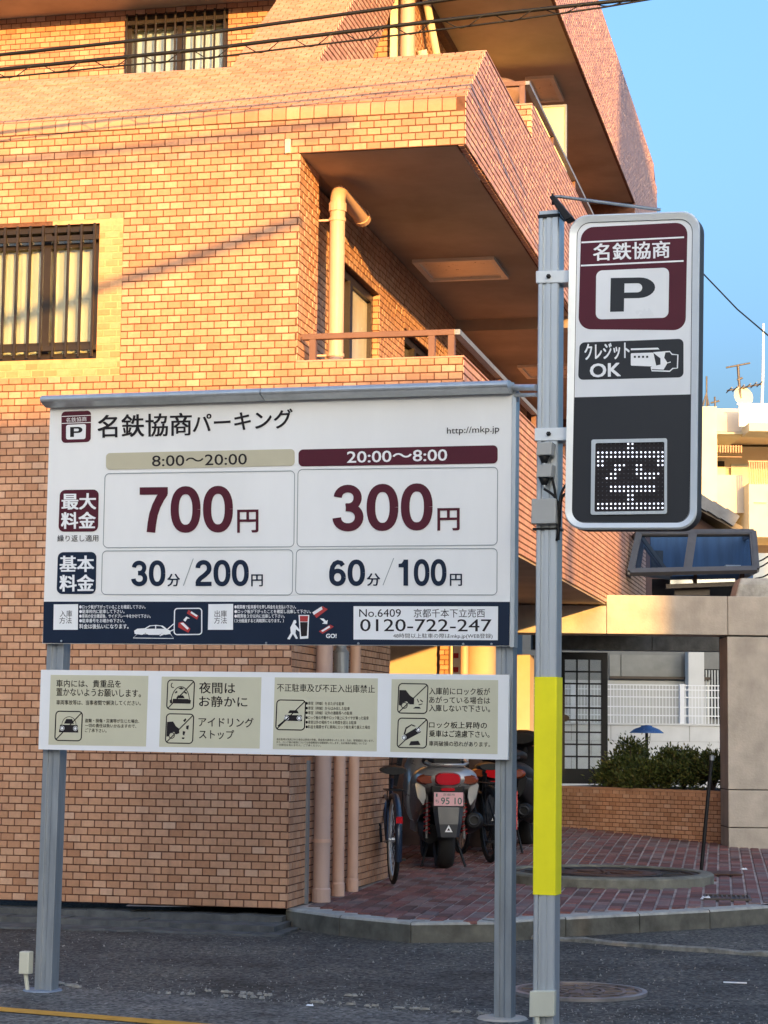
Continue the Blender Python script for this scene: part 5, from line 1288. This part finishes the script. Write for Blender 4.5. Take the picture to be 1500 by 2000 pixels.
cbox(1410, 1450, 886, 924, 3.1, 3.28, 'window', m_cream_pvc); cbox(1412, 1448, 874, 885.5, 3.1, 3.28, 'window', m_room)
cbox(1462, 1498, 880, 950, 3.1, 3.28, 'window', m_grey_box)
for i in range(3): cbox(1404+i*0, 1452, 868+i*21, 869.6+i*21, .28, .33, 'balcony_rail', m_rail_brown)
mb = MB()
for i in range(10): x_ = xf(1404+i*5.2, YC, 890); mb.box(x_-.02, x_+.02, YC+.24, YC+.27, zf(880, YC), zf(866, YC))
mb.build('rail_bars', m_rail_brown, cb)
mb = MB()
for i in range(12): x_ = xf(1457+i*4.5, YC, 920); mb.box(x_-.02, x_+.02, YC-.62, YC-.58, zf(948, YC), zf(905, YC))
mb.box(xf(1457, YC), xf(1560, YC), YC-.64, YC-.56, zf(906, YC), zf(903, YC)); mb.build('balcony_railing', m_rail_brown, cb)
cbox(1454, 1700, 833, 852, -.8, .55, 'upper_slab', m_cream)
cbox(1497, 1500, 960, 1010, -.75, -.65, 'frame', m_rail_brown); cbox(1466, 1490, 985, 986.5, -.66, -.61, 'rail', m_cream_b)
mb = MB()
for i in range(16): x_ = xf(1442+i*4.6, YC, 810); mb.box(x_-.028, x_+.028, YC-.3, YC-.24, zf(834, YC), zf(790, YC))
mb.box(xf(1440, YC), xf(1520, YC), YC-.32, YC-.22, zf(792, YC), zf(789, YC)); mb.build('roof_railing', m_white, cb)
cbox(1396, 1400, 980, 983, -.03, -.001, 'stain', m_rail_brown)
# antennas
an = thing('tv_antenna', 'rooftop TV antenna mast with crossbars and a small dish', 'antenna', aty(1443, 792, YC+1))
mb = MB(); c = lambda x, y: aty(x, y, YC+1)
mb.tube([c(1447, 792), c(1441, 712)], .045, 6); mb.tube([c(1418, 718), c(1465, 709)], .03, 6); mb.tube([c(1420, 763), c(1492, 749)], .03, 6); mb.tube([c(1440, 742), c(1450, 738)], .04, 6)
for i in range(6): x_ = 1424+i*12; y_ = 762-i*2.4; p = c(x_, y_); mb.tube([p-V((0, .5, 0)), p+V((0, .5, 0))], .02, 5)
mb.build('mast', M('antenna_metal', (.10, .09, .09), .5, .4), an)
MB().lathe(c(1450, 776), V((.3, -1, .25)), [(.33, .08), (.22, .03), (.001, 0)], 16).build('dish', m_cream, an)
a2 = thing('lightning_rod', 'thin white lightning rod rising from the far roof at the right edge', 'lightning rod', aty(1489, 792, YC+1)); MB().tube([c(1488, 795), c(1490, 730), c(1491, 632)], [.05, .045, .03], 6).build('rod', m_white, a2)
a3 = thing('tv_antenna', 'small low antenna beside the light box edge on the far roof', 'antenna', aty(1380, 792, YC+1)); mb = MB(); mb.tube([c(1380, 795), c(1380, 735)], .03, 6); mb.tube([c(1373, 792), c(1380, 765), c(1384, 792)], .04, 5); mb.tube([c(1388, 787), c(1405, 783)], .03, 5); mb.tube([c(1397, 795), c(1396, 775)], .03, 5); mb.build('mast', MATS['antenna_metal'], a3)
# trees are absent here; overhead cables
def cable(name, label, pts, Y, r, helix=None):
    P = [aty(x, y, Y(x)) for x, y in pts]; mb = MB(); out = []
    for i in range(len(P)-1):
        for k in range(8): out.append(P[i].lerp(P[i+1], k/8))
    out.append(P[-1]); mb.tube(out, r, 8); o = mb.build(name, m_black, origin=P[len(P)//2]); return tag(o, label, 'cable', 'utility cables crossing above the street')
Yf = lambda x: 12.7-.0006*(x-700)
cable('utility_cable', 'uppermost thick black cable crossing the top of the facade', [(-600, 150), (0, 107), (400, 65), (750, 17), (1000, -18), (1400, -80)], Yf, .0125)
cable('utility_cable', 'second black cable from the top, rising to the sky at upper right', [(-600, 190), (0, 135.5), (400, 96), (750, 53), (1000, 24), (1260, -4), (1500, -34)], Yf, .0135)
cable('utility_cable', 'lowest thin messenger cable of the laced pair', [(-600, 205), (0, 152), (240, 128), (400, 114), (750, 72), (1000, 40), (1180, 14), (1320, -10), (1600, -50)], Yf, .0065)
mb = MB(); hp = []
def yl(x, P=[(-600, 190), (0, 135.5), (400, 96), (750, 53), (1000, 24), (1260, -4)], Q=[(-600, 205), (0, 152), (240, 128), (400, 114), (750, 72), (1000, 40), (1320, -10)], w=0):
    def ip(T):
        for (a, b), (c, d) in zip(T, T[1:]):
            if a <= x <= c: return b+(d-b)*(x-a)/(c-a)
        return T[-1][1]
    return ip(P)*(1-w)+ip(Q)*w
for i in range(0, 460):
    x = -200+i*3.1; ph = x/98*math.tau; w_ = .5+.62*math.sin(ph); w_ = max(-.08, min(1.08, w_)); p = aty(x, yl(x, w=w_), Yf(x)); p.y += .02*math.cos(ph); hp.append(p)
mb.tube(hp, .0036, 5); tag(mb.build('lashing_wire', m_black, origin=hp[200]), 'thin lashing wire zigzagging between the two lower cables', 'cable')
cable('utility_cable', 'single thin wire sagging across the blue sky right of the light box', [(1300, 462), (1372, 533), (1440, 604), (1500, 655), (1600, 725)], lambda x: 24.0, .009)

# ================================================================== VEHICLES
def wheel(par, c, r, w_, rim_r, mat_rim, local=True, spokes=0):
    t = MB(); t.lathe(c, V((1, 0, 0)), [(rim_r, -w_*.42), (r*.93, -w_*.5), (r*.985, -w_*.3), (r, 0), (r*.985, w_*.3), (r*.93, w_*.5), (rim_r, w_*.42), (rim_r, -w_*.42)], 36)
    ty = t.build('tyre', m_rubber, par, local=True)
    m_ = MB(); m_.lathe(c, V((1, 0, 0)), [(rim_r*1.0, -w_*.3), (rim_r*1.0, w_*.3), (rim_r*.9, w_*.25), (rim_r*.9, -w_*.25), (rim_r, -w_*.3)], 36)
    if spokes:
        for k in range(spokes):
            a = k*math.tau/spokes; p = V(c)+V((0, math.cos(a), math.sin(a)))*rim_r*.92; h = V(c)+V((w_*.6*(1 if k % 2 else -1), 0, 0)); m_.tube([h, p], .0015, 4, cap=False)
        m_.tube([V(c)-V((.04, 0, 0)), V(c)+V((.04, 0, 0))], .018, 10)
    else:
        for k in range(5):
            a = k*math.tau/5; m_.bar(V(c), V(c)+V((0, math.cos(a), math.sin(a)))*rim_r*.95, .03, .025, up=V((1, 0, 0)))
        m_.tube([V(c)-V((.05, 0, 0)), V(c)+V((.05, 0, 0))], .03, 12)
    m_.build('rim', mat_rim, par, local=True)
def ell(cx, cz, y, rx, rz, n=20, p=2.0, flat=0):
    out = []
    for k in range(n):
        a = k*math.tau/n; ca, sa = math.cos(a), math.sin(a)
        out.append(V((cx+rx*math.copysign(abs(ca)**(2/p), ca), y, cz+rz*math.copysign(abs(sa)**(2/p), sa))))
    return out
def scooter(loc, rz, label, body, plate=True, group=None, red=True):
    t = thing('scooter', label, 'scooter', loc, rz, group)
    b = lambda m_, n, mt, p=t, bev=0: m_.build(n, mt, p, local=True, bevel=bev)
    wheel(t, V((0, 0, .25)), .25, .12, .16, m_black); wheel(t, V((0, 1.28, .25)), .25, .11, .16, m_black)
    # tail and side body, running forward
    m_ = MB(); m_.loft([ell(0, .70, -.27, .09, .05), ell(0, .71, -.25, .17, .085, p=2.4), ell(0, .70, -.15, .225, .115, p=2.4), ell(0, .66, .1, .245, .15, p=2.4), ell(0, .60, .4, .22, .19, p=2.5), ell(0, .50, .62, .17, .16, p=2.5)])
    body_o = b(m_, 'tail_body', body)
    for sx in (-1, 1):   # lower side panels sweeping down and in
        m_ = MB(); m_.loft([[V((sx*x, y, z)) for x, z in pr] for y, pr in ((-.20, [(.20, .70), (.23, .66), (.21, .56), (.17, .50), (.15, .56), (.16, .66)]), (.0, [(.22, .70), (.25, .62), (.22, .48), (.18, .42), (.16, .5), (.18, .66)]), (.45, [(.2, .6), (.22, .5), (.2, .38), (.17, .32), (.15, .4), (.17, .55)]))]); b(m_, 'side_panel', body)
        m_ = MB(); m_.loft([ell(sx*.145, .700, -.262, .062, .030, 14), ell(sx*.15, .70, -.235, .075, .042, 14)]); b(m_, 'turn_signal', m_amber)
    m_ = MB(); m_.loft([ell(0, .705, -.300, .085, .045, 20, 3), ell(0, .705, -.25, .10, .055, 20, 3)]); b(m_, 'tail_light', m_red_lens)
    m_ = MB(); m_.loft([ell(0, .625, -.285, .05, .012, 14, 3), ell(0, .625, -.25, .055, .016, 14, 3)]); b(m_, 'reflector', m_red_lens)
    m_ = MB(); m_.box(-.12, .12, -.26, -.2, .60, .655); b(m_, 'tail_trim', m_black, bev=.01)
    m_ = MB(); m_.loft([ell(0, .84, -.22, .10, .025, 16, 3), ell(0, .86, .1, .15, .05, 16, 3), ell(0, .84, .45, .13, .05, 16, 3), ell(0, .82, .62, .08, .03, 16, 3)]); b(m_, 'seat', m_black)
    m_ = MB(); m_.tube([(-.11, .1, .84), (-.15, -.15, .83), (-.11, -.27, .815), (.11, -.27, .815), (.15, -.15, .83), (.11, .1, .84)], .014, 8); b(m_, 'grab_rail', body)
    # plate
    if plate:
        m_ = MB(); m_.box(-.105, .105, -.335, -.331, .50, .605); p_ = b(m_, 'number_plate', m_pink_plate, bev=.002)
        F_ = []
        def ptxt(body_, x0, x1, z0, z1, bold=.02):
            vs, fs = outline_text(body_, bold); mm = MB(); mm.add([V((x0+(x1-x0)*u, -.3365, z0+(z1-z0)*v)) for u, v in vs], fs); o = mm.build('plate_lettering', m_green_ink, p_, local=True, fix=False)
        ptxt('京都市', -.04, .045, .577, .597, .0); ptxt('95 10', -.055, .095, .512, .565, .01); ptxt('ち', -.095, -.07, .52, .55, .0); ptxt('1', -.09, -.08, .57, .595, 0)
        m_ = MB(); m_.box(-.112, .112, -.328, -.322, .49, .61); b(m_, 'plate_holder', m_black)
    # rear fender flap with a sticker
    m_ = MB(); m_.loft([[V((x, y+dy, z)) for x, dy in ((-w_, .0), (-w_*.7, -.02), (w_*.7, -.02), (w_, 0), (w_*.6, .03), (-w_*.6, .03))] for y, z, w_ in ((-.26, .60, .10), (-.31, .49, .11), (-.335, .36, .095), (-.335, .26, .075))], smooth=False); b(m_, 'fender', M('fender_black', (.022, .025, .033), .4, var=.1))
    m_ = MB(); m_.add([V((-.028, -.3575, .30)), V((.028, -.3575, .30)), V((0, -.3575, .355))], [(0, 1, 2)]); b(m_, 'sticker', m_print_white)
    m_ = MB(); m_.add([V((-.011, -.3585, .312)), V((.011, -.3585, .312)), V((0, -.3585, .333))], [(0, 1, 2)]); b(m_, 'sticker_mark', m_ink)
    # shocks
    for sx in (-1, 1):
        m_ = MB(); pts = []
        for k in range(60): a = k/60*math.tau*7; pts.append((sx*.135+.022*math.cos(a), -.10+.022*math.sin(a), .28+k/60*.24))
        m_.tube(pts, .005, 5); b(m_, 'shock_spring', m_print_red if red else m_black)
        m_ = MB(); m_.tube([(sx*.135, -.10, .24), (sx*.135, -.10, .58)], .010, 8); b(m_, 'shock_rod', m_silver)
    # engine and muffler
    m_ = MB(); m_.loft([ell(-.10, .27, -.02, .06, .08, 12), ell(-.10, .30, .3, .07, .11, 12), ell(-.03, .33, .55, .12, .12, 12)]); b(m_, 'engine', m_black)
    m_ = MB(); m_.loft([ell(.20, .385, -.17, .050, .055, 18), ell(.205, .38, -.15, .068, .072, 18), ell(.20, .33, .2, .062, .07, 18), ell(.17, .29, .42, .03, .035, 18)]); mu = b(m_, 'muffler', m_black)
    m_ = MB(); m_.lathe(V((.20, -.165, .385)), V((0, -1, 0)), [(.045, 0), (.045, .015), (.030, .018), (.028, -.01), (.001, -.01)], 16); b(m_, 'muffler_tip', m_panel_dark, mu)
    # floor, leg shield, front, bars, mirrors
    m_ = MB(); m_.box(-.17, .17, .55, 1.0, .26, .34); m_.loft([ell(0, .5, 1.0, .2, .24, 16, 3), ell(0, .62, 1.12, .22, .32, 16, 3), ell(0, .62, 1.22, .15, .25, 16, 3)]); b(m_, 'leg_shield', body)
    m_ = MB(); m_.tube([(0, 1.28, .27), (0, 1.12, .75), (0, 1.04, 1.0)], .03, 10); m_.tube([(-.35, .93, 1.02), (-.2, .98, 1.0), (.2, .98, 1.0), (.35, .93, 1.02)], .014, 8); b(m_, 'handlebar', m_black)
    m_ = MB(); m_.loft([ell(0, 1.0, .93, .10, .05, 14), ell(0, 1.0, 1.02, .16, .08, 14), ell(0, .98, 1.1, .09, .06, 14)]); b(m_, 'handlebar_cover', body)
    for sx in (-1, 1):
        m_ = MB(); m_.tube([(sx*.25, .96, 1.02), (sx*.33, .96, 1.16)], .006, 6); m_.loft([ell(sx*.35, 1.19, .945, .055, .035, 12), ell(sx*.35, 1.19, .965, .04, .03, 12)]); b(m_, 'mirror', m_black)
    for sx in (-1, 1): b(MB().tube([(sx*.1, .1, .22), (sx*.16, .02, .012)], .010, 6), 'stand_leg', m_black)
    t.scale = (1.2, 1.1, 1.1)
    return t
c = atz(868, 1699, GZ)
scooter((c.x, c.y+.2, GZ+rise(c.x, c.y)), math.radians(4), 'silver scooter seen from behind with pink number plate and red tail light', m_silver)
c2 = V((1.75, 20.3, 0)); 
scooter((1.17, 19.6, GZ+rise(1.33, 19.6)), math.radians(-14), 'black scooter half hidden behind the yellow pole sleeve', m_black, plate=False, red=False)
def bicycle(loc, rz, label, frame_mat, basket=True, steer=0, group=None):
    t = thing('bicycle', label, 'bicycle', loc, rz, group); R_ = .34; b = lambda m_, n, mt, p=t: m_.build(n, mt, p, local=True)
    rm_ = m_alu if basket else m_black; wheel(t, V((0, 0, R_)), R_, .038, .31, rm_, spokes=28); wheel(t, V((0, 1.08, R_)), R_, .038, .31, rm_, spokes=28)
    st_, bb, hd = V((0, .18, .80)), V((0, .42, .30)), V((0, .88, .78)); ax, fx = V((0, 0, R_)), V((0, 1.08, R_))
    m_ = MB()
    m_.tube([bb, st_], .016, 8); m_.tube([bb, hd], .018, 8); m_.tube([st_+V((0, .04, -.2)), hd-V((0, 0, .10))], .015, 8); m_.tube([hd-V((0, 0, .12)), hd+V((0, -.02, .1))], .018, 8)
    for sx in (-1, 1): m_.tube([bb+V((sx*.02, 0, 0)), ax+V((sx*.05, 0, 0))], .009, 6); m_.tube([st_+V((sx*.02, .04, -.16)), ax+V((sx*.05, 0, 0))], .009, 6); m_.tube([hd+V((sx*.03, .02, -.13)), fx+V((sx*.05, 0, 0))], .011, 6)
    b(m_, 'frame', frame_mat)
    m_ = MB(); m_.tube([hd+V((0, -.02, .08)), hd+V((0, -.03, .22))], .012, 8); m_.tube([hd+V((-.27, -.22, .24)), hd+V((-.25, -.08, .25)), hd+V((-.1, .0, .21)), hd+V((.1, .0, .21)), hd+V((.25, -.08, .25)), hd+V((.27, -.22, .24))], .011, 8); b(m_, 'handlebar', m_alu)
    for sx in (-1, 1): b(MB().tube([hd+V((sx*.27, -.28, .24)), hd+V((sx*.265, -.16, .243))], .017, 8), 'grip', m_black)
    m_ = MB(); m_.loft([ell(0, .865, .0, .10, .03, 14), ell(0, .87, .08, .11, .035, 14), ell(0, .865, .16, .06, .025, 14), ell(0, .86, .28, .025, .018, 14)]); s_ = b(m_, 'saddle', m_black)
    # mudguards
    for yy in (0, 1.08):
        m_ = MB(); N = 18; rings = []
        for k in range(N):
            a = math.radians(-25+k*(165/N)) if yy == 0 else math.radians(10+k*(150/N)); r = R_+.015
            p = V((0, yy-math.cos(a)*r, R_+math.sin(a)*r)); d = V((0, -math.cos(a), math.sin(a)))
            rings.append([p+V((-.028, 0, 0))-d*.008, p+V((0, 0, 0))+d*.004, p+V((.028, 0, 0))-d*.008, p-d*.004])
        m_.loft(rings); b(m_, 'mudguard', frame_mat)
    m_ = MB()
    for sx in (-1, 1): m_.tube([ax+V((sx*.06, 0, 0)), V((sx*.06, -.08, .72))], .005, 5); m_.tube([V((sx*.06, .2, .72)), V((sx*.06, -.22, .72))], .006, 5)
    for k in range(4): m_.tube([V((-.06, .15-k*.11, .72)), V((.06, .15-k*.11, .72))], .005, 5)
    b(m_, 'rear_rack', m_black)
    if basket: b(MB().box(-.025, .025, -.385, -.375, .48, .53), 'reflector', m_red_lens)
    if basket:
        m_ = MB(); z0, z1 = .72, .98; y0, y1 = .98, 1.24
        for z in (z0, z0+.09, z0+.18, z1):
            k = (z-z0)/(z1-z0)*.05; m_.tube([(-.13-k, y0-k, z), (.13+k, y0-k, z), (.13+k, y1+k, z), (-.13-k, y1+k, z)], .003, 4, closed=True)
        for i in range(9):
            x = -.13+.26*i/8; m_.tube([(x, y0, z0), (x*1.38, y0-.05, z1)], .002, 4, cap=False); m_.tube([(x, y1, z0), (x*1.38, y1+.05, z1)], .002, 4, cap=False); m_.tube([(x, y0, z0), (x, y1, z0)], .002, 4, cap=False)
            y = y0+(y1-y0)*i/8; m_.tube([(-.13, y, z0), (-.18, y, z1)], .002, 4, cap=False); m_.tube([(.13, y, z0), (.18, y, z1)], .002, 4, cap=False)
        b(m_, 'basket', m_black)
    m_ = MB(); m_.lathe(bb, V((1, 0, 0)), [(.09, .03), (.09, .036), (.001, .036)], 20); m_.bar(bb+V((.05, 0, 0)), bb+V((.05, -.1, -.13)), .02, .012); m_.bar(bb+V((-.05, 0, 0)), bb+V((-.05, .1, .13)), .02, .012); m_.box(.05, .13, .28, .36, .16, .18); m_.box(-.13, -.05, .48, .56, .42, .44); b(m_, 'crank', m_black)
    return t
c = atz(768, 1736, GZ)
bicycle((c.x, c.y+.3, GZ+.01), math.radians(6), 'dark bicycle with a black basket parked beside the drainpipes', M('blue_black_frame', (.015, .03, .06), .3, var=.1, coat=.3))
bicycle((1.0, 18.6, GZ+rise(1.0, 18.6)), math.radians(12), 'black bicycle leaning behind the silver scooter to its right', m_black, basket=False)
# small red sign board by the black scooter
c = atz(1004, 1560, GZ)
t = thing('red_board', 'narrow red upright board glimpsed right of the sign post', 'board', (1.17, 18.2, GZ))
MB().prism([(-.03, 0, .32), (.05, 0, .32), (.05, 0, .66), (.01, 0, .66)], (0, .02, 0)).build('panel', M('red_panel', (.6, .04, .03), .5), t, local=True)
MB().tube([(.01, .01, 0), (.01, .01, .34)], .01, 6).build('leg', m_black, t, local=True)

# ================================================================== ACROSS THE STREET, BEHIND THE CAMERA
def suv(u, w_, d):    # point by its sun coordinates: across (u), height on the sun's plane (w_), d along
    hx, hy = -SUN.x, -SUN.y; L = math.hypot(hx, hy); hx /= L; hy /= L
    return V((hy*u+hx*d, -hx*u+hy*d, w_-.1470*d*(SUN.z/L/.1470)))
m_far = M('opposite_house_wall', (.62, .60, .56), .85, var=.08, scale=1)
def opposite(name, label, u0, u1, w_, d0, d1, roof=None):
    ps = [suv(u0, 0, d1), suv(u1, 0, d1), suv(u1, 0, d0), suv(u0, 0, d0)]; zt_ = suv(0, w_, (d1)).z
    t = thing(name, label, 'building', (ps[0].x, ps[0].y, 0))
    MB().prism([V((p.x, p.y, 0)) for p in ps], (0, 0, zt_)).build('wall', m_far, t)
    n_ = int((u1-u0)/2.2)
    for k in range(n_):
        for zf_ in range(int(zt_/2.8)):
            a = suv(u0+.7+k*2.2, 0, d1+.01); b_ = suv(u0+1.9+k*2.2, 0, d1+.01); z0 = 1+zf_*2.8
            if z0+1.3 > zt_: continue
            MB().prism([V((a.x, a.y, z0)), V((b_.x, b_.y, z0)), V((b_.x, b_.y, z0+1.2)), V((a.x, a.y, z0+1.2))], (a-b_).cross(EZ).normalized()*-.03).build('window', m_glass_dark, t)
    return t
opposite('opposite_house', 'two-storey house across the street from the sign, behind the viewpoint', -2.5, 4.55, 5.58, -18, -9)
opposite('opposite_gap_blocker', 'unseen wall added to block low sun between the two buildings across the street', 4.56, 8.04, 4.3, -9.4, -9.1)  # added blocker, height set to keep sun off the wall behind the scooter
opposite('opposite_apartment_block', 'taller block across the street to the right, behind the viewpoint', 8.05, 15.5, 12.4, -20, -9)
# utility pole whose shadow falls on the balcony side
rel = B(1.158, 5.38, 2.9); hx, hy = -SUN.x, -SUN.y; L = math.hypot(hx, hy); uu = rel.x*hy/L-rel.y*hx/L
p = suv(uu, 0, -5.5); p.z = 0
up = thing('utility_pole', 'concrete utility pole across the street behind the viewpoint', 'utility pole', p)
MB().tube([p, p+EZ*3.2, p+EZ*9.5], [.11, .10, .07], 14).build('pole', m_conc, up)
print('objects', len(D.objects), 'tris', sum(len(o.data.polygons)*2 for o in D.objects if o.type == 'MESH'))

# cables running on the far side of the lane, above the viewpoint; their shadows fall on the facade
def frontpt(x, y): return onp(x, y, C0, E2)
SN = SUN
for (a_, b_, lam, r, lab) in (((-260, 330), (640, 238), 6.5, .026, 'thick telephone cable above the lane, out of the picture'), ((-260, 362), (640, 262), 6.2, .011, 'thin telephone cable above the lane, out of the picture'),
        ((-100, 640), (560, 436), 7.5, .045, 'sagging bundled cable above the lane, out of the picture')):
    p, q = frontpt(*a_)+SN*lam, frontpt(*b_)+SN*(lam+.6); d_ = q-p
    pts = [p-d_*.05+d_*1.1*k/14-EZ*(.05*math.sin(math.pi*k/14)) for k in range(15)]
    tag(MB().tube(pts, r, 8).build('utility_cable', m_black, origin=pts[7]), lab, 'cable', 'utility cables crossing above the street')
